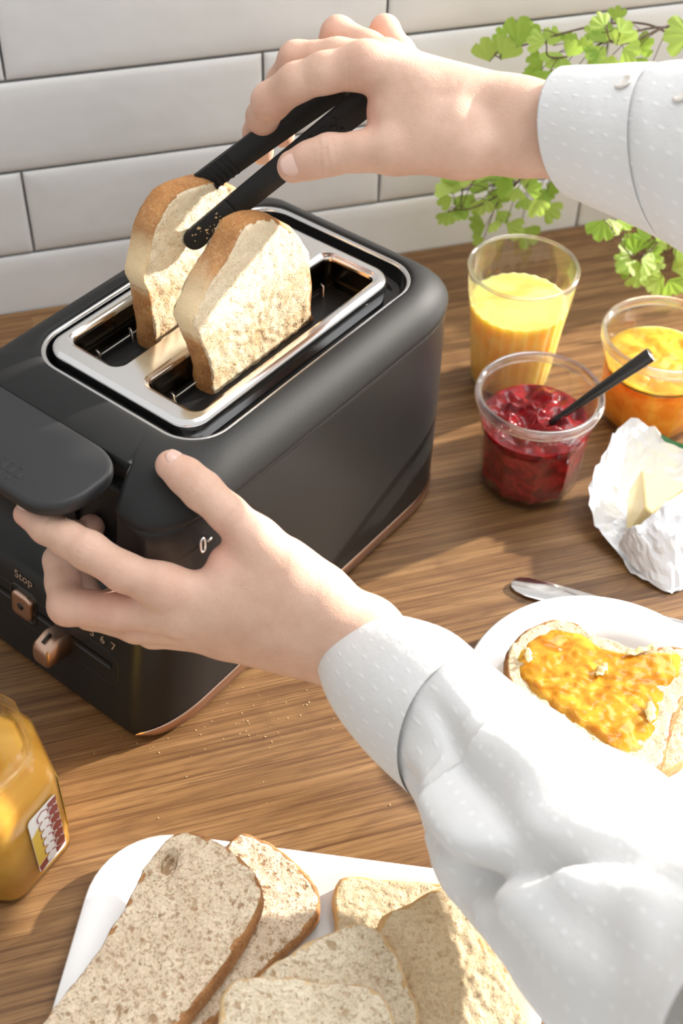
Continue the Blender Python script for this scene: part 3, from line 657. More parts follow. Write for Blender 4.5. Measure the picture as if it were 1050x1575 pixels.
def build_plate():
    c = np.array([.3115, .4285, 0]); R = .087
    mb = MB(); mb.rings(lathe([(.0001, 0.001), (.045, .001), (.050, 0), (.054, .001), (.070, .008), (R-.002, .0150), (R, .0165), (R-.0012, .0176), (R-.004, .0176), (.066, .0118), (.060, .0102), (.058, .0086), (.052, .0062), (.04, .0055), (.0001, .0055)], c, 128))
    tag(mb.build('round_plate', M['ceramic']), 'round white plate under the marmalade toast', 'plate')
    flat_slice('bread_slice', [(900, 1075), (960, 1050), (1030, 1075), (1070, 1065), (1100, 1110), (1068, 1150), (1016, 1186), (940, 1170)], .0200, .012, M['crumb_w'], M['crust_w'], 'plain bread slice underneath the marmalade toast on round plate', 'slices on the round plate', 21)
    top = flat_slice('spread_toast', [(779, 1022), (788, 990), (815, 966), (852, 953), (885, 957), (905, 974), (945, 985), (985, 999), (1030, 994), (1064, 1004), (1068, 1040), (1045, 1080), (1028, 1130), (1004, 1190), (930, 1160), (850, 1110), (795, 1062)], .0345, .0135, M['crumb_w'], M['crust_b'], 'toast thickly spread with orange marmalade on the round plate', 'slices on the round plate', 22)
    # marmalade and butter spread: lumpy sheet following a ragged outline
    px = [(796, 1020), (808, 990), (838, 972), (872, 968), (898, 976), (925, 995), (965, 1003), (1010, 1003), (1045, 1006), (1046, 1036), (1024, 1062), (1012, 1105), (998, 1136), (968, 1160), (905, 1125), (850, 1090), (812, 1052)]
    P = smooth_closed([onz(x, y, .0352)[:2] for x, y in px], 140); cc = P.mean(0)
    P = np.array([cc+(p-cc)*(1+.06*N3((p[0], p[1], 0), 110, 3)) for p in P]); V = []; Fc = []; n = 140; K = 34
    for i in range(K+1):
        t = 1-i/K
        for p in P:
            q = cc+(p-cc)*t; e = min(1, (1-t)*7)**.6
            V.append((q[0], q[1], .0340+e*(.0020+.0018*N3((q[0], q[1], 0), 75, 4)+.0008*N3((q[0], q[1], 1), 210, 5))))
    for i in range(K):
        for j in range(n): Fc.append((i*n+j, i*n+(j+1) % n, (i+1)*n+(j+1) % n, (i+1)*n+j))
    mk('marmalade_spread', V, Fc, M['spread'], top)
    rnd = random.Random(4)
    for (x, y, l, wd, a) in ((985, 1000, .022, .004, .1), (1005, 996, .006, .0035, 1.2), (925, 1030, .012, .0055, .6), (1000, 1095, .016, .0065, 1.1), (812, 1008, .012, .005, 1.2)):
        c0 = onz(x, y, .0375); R = []
        for i in range(9):
            t = i/8*2-1; rr = wd*.5*math.sqrt(max(.02, 1-t*t)); ctr = c0+np.array([math.cos(a), math.sin(a), 0])*t*l/2+np.array([0, 0, .0008*math.sin(i*1.9)])
            sd_ = np.array([-math.sin(a), math.cos(a), 0]); R.append([ctr+sd_*rr*math.cos(b)*(1+.3*math.sin(i*2+b))+EZ*rr*.28*math.sin(b) for b in np.linspace(0, 2*math.pi, 10, endpoint=False)])
        mb = MB(); mb.rings(R, True, True, True); mb.build('butter_smear', M['butter'], top)
build_plate()
def rim_ring(c, r, z, a, b, G):
    mb = MB(); mb.rings(lathe([(r+a*math.cos(t), z+b*math.sin(t)) for t in np.linspace(0, 2*math.pi, 15)], c, 128)); return mb.build('rim', M['rim'], G)
def build_glasses():
    # juice tumbler with flutes below a plain rim band
    c = onz(806, 409, .112).copy(); c[2] = 0; h = .112
    G = empty('juice_glass', c, 'ribbed glass tumbler of orange juice standing behind the jam jar', 'glass')
    prof = [(.0001, .0), (.026, .0), (.0290, .001), (.0305, .005), (.0330, .03), (.0368, .070), (.0388, .084), (.0396, .088), (.0404, .098), (.0416, .110), (.0413, .1118), (.0403, .112), (.0397, .1108), (.0386, .098), (.0378, .088), (.0370, .084), (.0350, .070), (.0312, .03), (.0285, .012), (.020, .0095), (.0001, .009)]
    fl = lambda a, i: 1-(.030 if 3 <= i <= 6 or 15 <= i <= 17 else 0)*(.5+.5*math.cos(26*a))
    mb = MB(); mb.rings(lathe(prof, c, 26*8, fl)); mb.build('tumbler', M['glass'], G); rim_ring(c, .0408, .1112, .0013, .0016, G)
    inn = [(.0001, .0060), (.026, .0064), (.0298, .0085), (.0325, .03), (.0360, .066), (.0374, .0795)]
    mb = MB(); mb.rings(lathe(inn, c, 26*8, lambda a, i: 1-(.030 if 3 <= i <= 5 else 0 if i < 3 else .03)*(.5+.5*math.cos(26*a)))); V, Fc = lumpy(c, .0374, .0795, .0002, 26*8, 1, 50, lambda a: 1-.030*(.5+.5*math.cos(26*a))); mb.add(V, Fc); mb.build('juice', M['juice'], G)
    # faceted preserve jars
    def jar(name, px, py, h, r, label, gelm, topm, fill, cat, seed, amp, nf=10, geln='jam', lid=True):
        c = onz(px, py, h).copy(); c[2] = 0
        G = empty(name, c, label, cat)
        k = r/.0445
        prof = [(.0001, .0), (.030*k, .0), (.0330*k, .0012), (.0352*k, .006), (.0362*k, .02), (.0380*k, h-.032), (.0398*k, h-.022), (.0420*k, h-.0165), (.0436*k, h-.0105), (.0445*k, h-.008), (.0445*k, h-.002), (.0440*k, h-.0004), (.0428*k, h), (.0418*k, h-.0006), (.0412*k, h-.0025), (.0408*k, h-.010), (.0392*k, h-.0165), (.0366*k, h-.024), (.0352*k, h-.034), (.0338*k, .02), (.0325*k, .010), (.025*k, .0072), (.0001, .0068)]
        def fac(a, i):
            if 2 <= i <= 6 or 17 <= i <= 20:
                m_ = (a % (2*math.pi/nf))-math.pi/nf; return math.cos(math.pi/nf)/math.cos(m_)*1.02
            return 1
        mb = MB(); mb.rings(lathe(prof, c, nf*12, fac)); mb.build('jar', M['glass'], G); rim_ring(c, .0431*k, h-.0035, .0026, .0045, G)
        pr = [(.0001, .0055), (.028*k, .0060), (.0338*k, .0090), (.0356*k, .02), (.0371*k, h-.036), (.0382*k, h-.027)]
        if fill > h-.027: pr.append((.0385*k, fill-.004))
        R = lathe(pr, c, nf*12, lambda a, i: fac(a, 3) if i < 5 else 1.)
        V, Fc = lumpy(c, pr[-1][0], fill, amp, nf*12, seed, 75, None, amp*.3)
        mb = MB(); mb.rings(R); mb.add(V, Fc); 
        topn = np.array(V)[-nf*12:]
        mb.rings([R[-1], [np.array(p) for p in topn]]); mb.build(geln, gelm, G)
        return c, G
    jar('jam_jar', 831, 602, .086, .0447, 'open glass jar of dark red jam with a black spoon', M['jam'], M['jamtop'], .060, 'jar', 3, .009)
    jar('marmalade_jar', 1024, 512, .082, .0468, 'open glass jar of orange marmalade at right edge behind the butter', M['marm'], M['marm'], .057, 'jar', 8, .004, 12, 'marmalade')
    # spoon resting in the jam
    P0 = onz(858, 643, .064); P1 = onz(925, 597, .0905); d = P1-P0
    # extend until it reaches the photo column of the handle end
    best = None
    for s in np.linspace(1, 3, 200):
        q = P0+d*s; qc = RCAM.T@(q-CAM); x = CX+FPX*qc[0]/qc[2]
        if x >= 1000: best = q; break
    E_ = best if best is not None else P0+d*2.2
    S = empty('spoon', P0, 'black handled spoon standing in the red jam jar', 'spoon'); a = nrm(E_-P0); b = nrm(np.cross(a, ZZ)); up = np.cross(b, a)
    n = 16; R = []
    for t, rw, rh in ((-.012, .0032, .0022), (.0, .0030, .0020), (.2, .0034, .0026), (.5, .0045, .0034), (.8, .0055, .0040), (.985, .0060, .0044), (1., .0057, .0041)):
        p = P0+(E_-P0)*t if t >= 0 else P0+a*t
        R.append([p+b*rw*math.cos(k*2*math.pi/n)+up*rh*math.sin(k*2*math.pi/n) for k in range(n)])
    mb = MB(); mb.rings(R, True, True, False); mb.build('handle', M['spoonblack'], S)
    mb = MB(); mb.rings([R[-1], [E_+a*.0003+(p-E_)*.97 for p in R[-1]]], True, False, True); mb.build('end_cap', M['steel'], S)
    Bc = P0-a*.024-ZZ*.002; V = []; Fc = []
    for i in range(9):
        for j in range(24):
            t = i/8; an = 2*math.pi*j/24; V.append(Bc+a*(.019*t*math.cos(an))+b*(.0125*t*math.sin(an))+up*(-.006*(1-t*t)))
    for i in range(8):
        for j in range(24): Fc.append((i*24+j, i*24+(j+1) % 24, (i+1)*24+(j+1) % 24, (i+1)*24+j))
    mk('bowl', V, Fc, M['spoonblack'], S, solid=.0009)
build_glasses()
def build_honey():
    c = np.array([-.063, .4407, 0]); a0 = math.atan2(-.014, .0428)
    G = empty('honey_jar', c, 'hexagonal glass jar of set honey with honeycomb label at left edge', 'jar')
    def hexr(R, z, rd=.16, n=8):
        P = []
        for k in range(6):
            A = a0+k*math.pi/3
            p = c+np.array([R*math.cos(A), R*math.sin(A), z]); e = R*rd
            pa = p+nrm(c+np.array([R*math.cos(A-math.pi/3), R*math.sin(A-math.pi/3), z])-p)*e; pb = p+nrm(c+np.array([R*math.cos(A+math.pi/3), R*math.sin(A+math.pi/3), z])-p)*e
            for t in np.linspace(0, 1, n): P.append((1-t)**2*pa+2*t*(1-t)*p+t*t*pb)
        return P
    def circ(r, z):
        H = hexr(1., z); return [c+np.array([r*math.cos(math.atan2(q[1]-c[1], q[0]-c[0])), r*math.sin(math.atan2(q[1]-c[1], q[0]-c[0])), z]) for q in H]
    mix = lambda A, B, t: [a*(1-t)+b*t for a, b in zip(A, B)]
    mb = MB()
    mb.rings([hexr(.036, 0), hexr(.0425, .0), hexr(.0448, .0015), hexr(.0455, .004), hexr(.0455, .070), hexr(.0450, .0735), mix(hexr(.043, .078), circ(.040, .078), .3), circ(.0345, .0835), circ(.0325, .0855), circ(.0325, .088), circ(.0345, .0895), circ(.0345, .0915), circ(.0330, .093), circ(.0330, .0965), circ(.0345, .098), circ(.0345, .1005), circ(.0335, .1015), circ(.0318, .1015), circ(.0308, .1005), circ(.0305, .088), circ(.032, .083), mix(hexr(.0415, .076), circ(.038, .076), .3), hexr(.0432, .071), hexr(.0436, .006), hexr(.040, .004), hexr(.02, .004)], True, True, True)
    mb.build('jar', M['honeyglass'], G)
    mb = MB(); mb.rings([hexr(.040, .0030), hexr(.0445, .0050), hexr(.0447, .0705), mix(hexr(.0424, .0762), circ(.039, .0762), .3), circ(.0318, .0828), circ(.0300, .0850), circ(.0296, .0855), circ(.020, .0825), circ(.012, .070), circ(.008, .062), circ(.0005, .060)], True, True, True)
    mb.build('honey', M['honey'], G)
    # paper label with honeycomb print on the face towards the room
    Vr = c+.0458*np.array([math.cos(a0), math.sin(a0), 0]); Vb = c+.0458*np.array([math.cos(a0-math.pi/3), math.sin(a0-math.pi/3), 0])
    ex = nrm(Vr-Vb); nn = nrm(np.cross(ex, ZZ)); Lf = np.linalg.norm(Vr-Vb); O_ = Vb
    P = lambda x, z, out: O_+ex*x+ZZ*z+nn*(.0003+out)
    lab = None
    def poly(name, pts, m, out, parent, th=.0002):
        mb = MB(); mb.rings([[P(x, z, 0) for x, z in pts], [P(x, z, out) for x, z in pts]], True, False, True); return mb.build(name, m, parent, smooth=False)
    x0, x1, z0, z1 = .018, Lf-.0055, .010, .062
    rc = lambda x0, x1, z0, z1, r: [(x1-r+r*math.cos(t), z1-r+r*math.sin(t)) for t in np.linspace(0, math.pi/2, 5)]+[(x0+r-r*math.sin(t), z1-r+r*math.cos(t)) for t in np.linspace(0, math.pi/2, 5)]+[(x0+r-r*math.cos(t), z0+r-r*math.sin(t)) for t in np.linspace(0, math.pi/2, 5)]+[(x1-r+r*math.sin(t), z0+r-r*math.cos(t)) for t in np.linspace(0, math.pi/2, 5)]
    lab = poly('label', rc(x0, x1, z0, z1, .003), M['lab_w'], .00025, G)
    poly('label_yellow_field', [(x0+.0002, z0+.007), (x0+.010, z0+.010), (x0+.010, z1-.010), (x0+.0002, z1-.016)], M['lab_y'], .00035, lab)
    poly('label_red_foot', [(x0+.001, z0+.0006), (x0+.010, z0+.0035), (x0+.010, z0+.0095), (x0+.0005, z0+.0065)], M['lab_r'], .00038, lab)
    poly('label_red_field', [(x1-.0075, z0+.002), (x1-.0004, z0+.004), (x1-.0004, z1-.003), (x1-.0075, z1-.001)], M['lab_r'], .00036, lab)
    for k in range(6):
        for (cx_, m_) in ((x0+.0105, M['lab_w']), (x1-.0035, M['lab_r'])):
            cz = z0+.006+k*.0079+(.004 if m_ is M['lab_r'] else 0); rx = .0050
            hx = lambda s: [(min(x1-.0003, cx_+s*rx*math.cos(t+math.pi/6)*.95), min(z1-.0005, cz+s*.0046*math.sin(t+math.pi/6))) for t in np.linspace(0, 2*math.pi, 6, endpoint=False)]
            poly('honeycomb_outline', hx(1.0), M['lab_r'] if m_ is M['lab_w'] else M['lab_w'], .00045+.00002*k, lab)
            poly('honeycomb_cell', hx(.86), m_, .00060+.00002*k, lab)
    # second label round the back face
    Vu = c+.0458*np.array([math.cos(a0+math.pi/3), math.sin(a0+math.pi/3), 0]); ex2 = nrm(Vu-Vr); n2 = nrm(np.cross(ex2, ZZ))
    if n2@(c-Vr) > 0: n2 = -n2
    mb = MB(); q = lambda x, z, o_: Vr+ex2*x+ZZ*z+n2*o_; pts = [(.006, .010), (.040, .010), (.040, .062), (.006, .062)]
    mb.rings([[q(x, z, .0003) for x, z in pts], [q(x, z, .0006) for x, z in pts]], True, False, True); mb.build('back_label', M['lab_y'], G, smooth=False)
build_honey()
def build_knife():
    a = nrm(onz(905, 931, .002)-onz(785, 899, .002)); p = onz(785, 899, .0015); b = nrm(np.cross(ZZ, a))
    K = empty('table_knife', p, 'rounded steel table knife lying behind the round plate', 'knife')
    Lb = .085; ow = [(0, 0), (.001, .0045), (.004, .0078), (.010, .0098), (.03, .0105), (.06, .0098), (Lb, .0075), (Lb, -.0045), (.06, -.0070), (.03, -.0080), (.012, -.0075), (.004, -.0052), (.001, -.003)]
    mb = MB(); mb.rings([[p+a*x+b*y+ZZ*z for x, y in ow] for z in (-.0002, .0010)], True, True, True); mb.build('blade', M['steel'], K, bevel=.0004)
    R = []; n = 12
    for t, rw, rh in ((0, .0045, .002), (.006, .0050, .003), (.03, .0050, .0032), (.08, .0065, .0036), (.105, .0068, .0034), (.110, .0045, .0022)):
        q = p+a*(Lb-.001+t)+b*.0015+ZZ*.0018; R.append([q+b*rw*math.cos(k*2*math.pi/n)+ZZ*rh*math.sin(k*2*math.pi/n) for k in range(n)])
    mb = MB(); mb.rings(R, True, True, True); mb.build('handle', M['steel'], K)
build_knife()
def build_butter():
    # crumpled wrapper: ragged sheet raised round the block
    px = [(903, 765), (916, 722), (935, 690), (948, 664), (968, 656), (1000, 664), (1040, 690), (1090, 700), (1130, 760), (1120, 840), (1080, 880), (1040, 905), (1026, 910), (985, 880), (970, 862), (950, 838), (922, 815), (908, 800)]
    zr = [.020, .030, .036, .040, .040, .034, .026, .02, .015, .015, .012, .004, .002, .008, .012, .014, .012, .014]
    c = onz(1010, 775, .004)[:2]; n = 72; K = 20; rnd = random.Random(3)
    B = np.array([list(onz(x, y, z)[:2])+[z] for (x, y), z in zip(px, zr)]); B = smooth_closed(B, n)
    fd = nrm(onz(1035, 905, 0)-onz(1010, 775, 0))[:2]; V = []; Fc = []
    for i in range(K+1):
        t = i/K
        for j, p in enumerate(B):
            q = np.array([c[0]+(p[0]-c[0])*t, c[1]+(p[1]-c[1])*t]); s = max(0, (t-.45)/.55); dr = nrm(p[:2]-c)@fd; front = min(1, max(0, (dr-.45)/.35))
            cr = abs(N3((q[0], q[1], 0), 38, 6))*.013+abs(N3((q[0], q[1], 2), 95, 7))*.006
            z = .0012+p[2]*s**1.3+cr*min(1, t*1.2)*(.35+.65*s)
            bump = .036*math.exp(-((t-.36)/.17)**2) if t > .36 else .036*math.exp(-((t-.36)/.07)**2)
            z = z*(1-front)+front*(.0015+bump*(1-.4*t)+cr*.6*t)
            jx = 0 if i in (0,) else .0012*t
            V.append((q[0]+rnd.uniform(-jx, jx), q[1]+rnd.uniform(-jx, jx), max(.0006, z+rnd.uniform(-jx, jx))))
    for i in range(K):
        for j in range(n): Fc.append((i*n+j, i*n+(j+1) % n, (i+1)*n+(j+1) % n, (i+1)*n+j))
    crest = smooth_open([list(onz(x, y, z)) for x, y, z in ((957, 830, .016), (985, 808, .030), (1015, 783, .0375), (1050, 757, .0385), (1100, 722, .038))], 26)
    foot = smooth_open([list(onz(x, y, z)) for x, y, z in ((951, 840, .010), (985, 882, .005), (1028, 911, .0015), (1075, 892, .002), (1130, 850, .004))], 26); o0 = len(V); m_ = 15
    for i in range(m_):
        t = i/(m_-1)
        for j in range(26):
            p = crest[j]*(1-t)+foot[j]*t+np.array([0, 0, .008*math.sin(math.pi*t)]); e = math.sin(math.pi*min(1, t*1.0+.15))
            V.append(tuple(p+np.array([rnd.uniform(-1, 1), rnd.uniform(-1, 1), 0])*.0008+np.array([0, 0, e*(abs(N3(p, 45, 2))*.010+abs(N3(p, 110, 5))*.004)])))
    for i in range(m_-1):
        for j in range(25): Fc.append((o0+i*26+j, o0+i*26+j+1, o0+(i+1)*26+j+1, o0+(i+1)*26+j))
    Wp = mk('butter_wrapper', V, Fc, M['foil'], None, solid=.0002, smooth=False)
    tag(Wp, 'crumpled silvery white butter wrapper opened on the worktop', 'wrapper')
    # printed corner
    VV = np.array(V[:(K+1)*n]).reshape(K+1, n, 3); best = min(range(n), key=lambda j: np.linalg.norm(VV[K, j, :2]-onz(1034, 686, .03)[:2])); mb = MB()
    mb.rings([[VV[K-r, (best+d) % n]+np.array([0, 0, .0007]) for d in range(-2, 3)] for r in (0, 1)], False); mb.build('green_print', M['lab_g'], Wp, smooth=False)
    # butter block with a cut corner
    top = [(986, 722), (1060, 742), (1095, 770), (1060, 788), (1008, 796), (992, 780)]
    zt = .034; T_ = [onz(x, y, zt) for x, y in top]; zb = .0095
    cc = np.mean(T_, 0)
    bot = [np.array([cc[0]+(p[0]-cc[0])*.98, cc[1]+(p[1]-cc[1])*.98, zb]) for p in T_]
    bot[0] = bot[0]+np.array([-.006, .002, 0]); bot[5] = bot[5]+np.array([-.012, -.002, 0]); bot[4] = bot[4]+np.array([-.006, -.003, 0])
    mb = MB(); mb.rings([bot, T_], True, True, True); o = mb.build('butter_block', M['butter'], bevel=.0015, smooth=False)
    tag(o, 'pale yellow block of butter lying in the opened wrapper', 'butter')
build_butter()
# ================================================================== FERN
def build_fern():
    pc = np.array([.655, .886, 0]); rnd = random.Random(11)
    G = empty('potted_fern', pc, 'light green maidenhair fern in a taupe pot by the tiled wall', 'plant')
    mb = MB(); mb.rings(lathe([(.0001, 0), (.040, 0), (.042, .002), (.046, .045), (.050, .088), (.051, .092), (.050, .094), (.048, .092), (.046, .080), (.0001, .088)], pc, 64)); mb.build('pot', M['pot'], G)
    V, Fc = lumpy(pc, .0462, .083, .005, 48, 2, 90); mk('soil', V, Fc, M['soil'], G)
    # fan-shaped leaflets with lobed margins: four shapes shared by all
    shapes = []
    for s in range(4):
        r2 = random.Random(s); lob = r2.choice([3, 4, 5]); half = math.radians(r2.choice([52, 62, 44, 70])); V = [(0, 0, 0)]; na, nr = 22, 4
        for i in range(1, nr+1):
            for j in range(na+1):
                t = j/na*2-1; a = t*half; edge = 1-.10*abs(math.sin(lob*math.pi*(t+1)/2+.2))**.5*0-.22*max(0, math.cos(lob*math.pi*(t+1)))**4-.10*abs(t)**3+.02*math.sin(9*t+s)
                r = i/nr*edge; V.append((r*math.sin(a), r*math.cos(a), .10*r*r*math.cos(a*2.2)+.03*math.sin(j*1.1)*r))
        Fc = [(0, 1+j, 2+j) for j in range(na)]
        for i in range(nr-1):
            for j in range(na): q = 1+i*(na+1)+j; Fc.append((q, q+na+1, q+na+2, q+1))
        me = bpy.data.meshes.new('leaflet'); me.from_pydata(V, [], Fc); me.polygons.foreach_set('use_smooth', [True]*len(me.polygons)); me.materials.append(M['leaf']); shapes.append(me)
    A = [(752, 95, 46, 100), (770, 92, 48, 60), (795, 72, 56, 75), (812, 55, 34, 80), (778, 66, 34, 130)]
    B = [(838, 66, 36, 170), (836, 92, 34, 190), (850, 70, 36, 100), (860, 80, 42, 250), (872, 88, 34, 60), (866, 104, 38, 260), (828, 112, 32, 200), (846, 110, 32, 230), (894, 82, 30, 85), (890, 100, 38, 262), (876, 68, 24, 95), (905, 92, 24, 300)]
    C = [(930, 42, 32, 130), (946, 34, 30, 80), (925, 50, 34, 160), (938, 66, 46, 110), (932, 72, 42, 220), (948, 70, 46, 60), (958, 74, 36, 330), (972, 74, 42, 10), (966, 92, 40, 320), (942, 84, 42, 260), (922, 78, 34, 210), (952, 50, 34, 40), (1060, 55, 52, 180), (1000, 105, 30, 340)]
    D = [(694, 296, 34, 140), (696, 304, 32, 195), (688, 326, 28, 250), (696, 322, 26, 285), (712, 284, 42, 120), (722, 284, 48, 140), (728, 298, 40, 240), (724, 312, 36, 210), (738, 280, 32, 100), (752, 292, 38, 150), (750, 296, 40, 320), (744, 304, 34, 260), (764, 282, 34, 70), (790, 288, 36, 165), (796, 288, 30, 250), (806, 302, 32, 272), (806, 290, 30, 60), (808, 292, 32, 10), (820, 306, 36, 300), (824, 308, 30, 40), (836, 316, 38, 325), (758, 284, 38, 95), (764, 324, 30, 310), (746, 348, 36, 172), (752, 345, 22, 330), (744, 366, 24, 205), (778, 344, 38, 335), (800, 352, 42, 325), (776, 290, 30, 240), (732, 272, 36, 160), (770, 270, 36, 30), (840, 285, 30, 330), (716, 268, 36, 100)]
    E_ = [(928, 338, 42, 250), (938, 336, 36, 275), (950, 336, 36, 300), (958, 332, 32, 330), (972, 392, 36, 150), (976, 390, 36, 90), (974, 400, 38, 200), (982, 402, 40, 250), (986, 398, 36, 330), (990, 392, 36, 20), (996, 398, 36, 345), (970, 414, 32, 195), (980, 420, 36, 260), (1016, 430, 36, 230), (1022, 428, 32, 195), (1028, 430, 36, 315), (1032, 415, 38, 20), (1038, 400, 36, 45), (1026, 385, 32, 100), (1046, 425, 32, 280), (1010, 372, 34, 60), (1000, 368, 34, 130), (1060, 410, 36, 330), (985, 368, 36, 200)]
    crown = pc+np.array([0, 0, .10])
    F_ = [(rnd.uniform(1020, 1200), rnd.uniform(130, 400), rnd.uniform(30, 44), rnd.uniform(0, 360)) for i in range(34)]
    for cl, yw, jit in ((A, .875, .012), (B, .862, .015), (C, .85, .02), (D, .868, .022), (E_, .79, .02), (F_, .85, .035)):
        pts = []
        for (x, y, s, ang) in cl:
            p = ony(x, y, yw+rnd.uniform(-jit, jit))
            if p[2] < .035: continue
            dep = (RCAM.T@(p-CAM))[2]; size = s*dep/FPX*.80
            a = math.radians(ang); ax = nrm(r_*math.cos(a)-d_*math.sin(a)+f_*rnd.uniform(-.45, .45)); nn = nrm(-f_+r_*rnd.uniform(-.6, .6)+d_*rnd.uniform(-.6, .3)); xx = nrm(np.cross(ax, nn)); nn = np.cross(xx, ax)
            o = bpy.data.objects.new('leaflet', rnd.choice(shapes)); COL.objects.link(o); o.parent = G
            q = p-pc; m = Matrix(((xx[0]*size, ax[0]*size, nn[0]*size, q[0]), (xx[1]*size, ax[1]*size, nn[1]*size, q[1]), (xx[2]*size, ax[2]*size, nn[2]*size, q[2]), (0, 0, 0, 1)))
            o.matrix_local = m; pts.append(p)
        # wiry stems: a main stalk from the crown through the frond, thin stalks to the leaflets
        P = np.array(pts); far = P[np.argmax(np.linalg.norm(P-crown, axis=1))]; mid = P.mean(0)
        top = (crown+mid)/2+np.array([0, 0, .06])
        main = smooth_open([crown+np.array([rnd.uniform(-.01, .01), rnd.uniform(-.01, .01), -.01]), top, mid, far], 40)
        mb = MB(); mb.tube(main, list(np.linspace(.0011, .0005, 40)), 6)
        for p in pts:
            k = np.argmin(np.linalg.norm(main[12:]-p, axis=1))+12; b = main[max(0, k-3)]; mb.tube(smooth_open([b, (b+p)/2+np.array([0, 0, .004]), p], 7), .00035, 5)
        mb.build('stem', M['stem'], G)
build_fern()

# ================================================================== TONGS
TIPF = tl(*[(lambda q: q)(pv(298, 368, .0885))[0]], .0885, pv(298, 368, .0885)[1])
ENDF = at(588, 134, .757)
def build_tongs():
    T = empty('toast_tongs', (TIPF+ENDF)/2, 'black plastic toast tongs held over the toaster', 'tongs')
    a = nrm(ENDF-TIPF); n0 = nrm(-TV)*.55+nrm(CAM-ENDF)*.85; n0 = nrm(n0-(n0@a)*a); wd = np.cross(n0, a)
    Lg = np.linalg.norm(ENDF-TIPF)
    TIPR = TIPF+TV*.033+a*.004; ENDR = ENDF+TV*.022-a*.002
    def arm(tip, end, nin, tipname, sgn):
        a = nrm(end-tip); Lt = np.linalg.norm(end-tip); nv = nrm(n0-(n0@a)*a); w_ = np.cross(nv, a); th = .0042
        def outline(s0, s1, rnd0):
            P = []
            hw = lambda s: .0066+.0018*min(1, s/.12)
            if rnd0:
                for t in np.linspace(-90, 90, 12): P.append((s0+hw(0)*(1-math.cos(math.radians(t))), hw(0)*math.sin(math.radians(t))))
                P = [(s, y) for s, y in P]
                for s in np.linspace(s0+.012, s1, 12): P.append((s, hw(s)))
                for s in np.linspace(s1, s0+.012, 12): P.append((s, -hw(s)))
            else:
                for s in np.linspace(s0, s1, 14): P.append((s, hw(s)))
                for s in np.linspace(s1, s0, 14): P.append((s, -hw(s)))
            return P
        def solid(P, k, t, nm, m, par):
            c = np.mean(np.array(P), 0); R = []
            for h, sh in ((-t, k), (-t+k, 0), (t-k, 0), (t, k)):
                ring = []
                for s, y in P:
                    q = np.array([s, y])-c; q = c+q*(1-sh/max(np.linalg.norm(q), .004)); 
                    ring.append(tip+a*q[0]+w_*q[1]+nv*h)
                R.append(ring)
            mb = MB(); mb.rings(R, True, True, True); return mb.build(nm, m, par)
        A = solid(outline(.031, Lt, False), .0006, th/2, 'arm', M['black'], T)
        solid(outline(-.006, .0308, True), .0008, th/2+.0004, 'silicone_tip', M['black'], T)
        return A, a, nv, w_, Lt
    A1, a1, n1, w1, L1 = arm(TIPF, ENDF, n0, 'tip', 1)
    A2, a2, n2, w2, L2 = arm(TIPR, ENDR, n0, 'tip', -1)
    # bridge joining the arms at the hand end
    mb = MB(); c = (ENDF+ENDR)/2
    mb.box(c-a1*.004, a1*.006, w1*.0095, (ENDF-ENDR)/2*1.05); mb.build('bridge', M['black'], T, bevel=.0015)
    # raised dots on the front arm
    for i in range(5):
        for j, (y, sz) in enumerate(((-.004, .0009), (.0, .0017), (.0042, .0009))):
            p = TIPF+a1*(L1-.070+i*.0085+(.004 if j != 1 else 0))+w1*y+n1*.0021
            mb = MB(); mb.box(p, a1*sz, w1*sz, n1*.0010); mb.build('grip_dot', M['black'], A1, bevel=.0004)
    for i in range(6):
        p = TIPR+a2*(.036+i*.0040)+n2*.0021; mb = MB(); mb.box(p, a2*.0008+w2*.0, w2*.0075, n2*.0007); mb.build('grip_ridge', M['black'], A2, bevel=.0003)
    mb = MB(); rnd = random.Random(2)
    for i in range(26):
        p = TIPF+a1*rnd.uniform(0, .022)+w1*rnd.uniform(-.005, .005)+n1*.0027; s = rnd.uniform(.0002, .0005); mb.box(p, a1*s, w1*s*.8, n1*s*.6)
    tag(mb.build('crumb_dust', M['crumbs'], T, smooth=False), kind='stuff')
build_tongs()

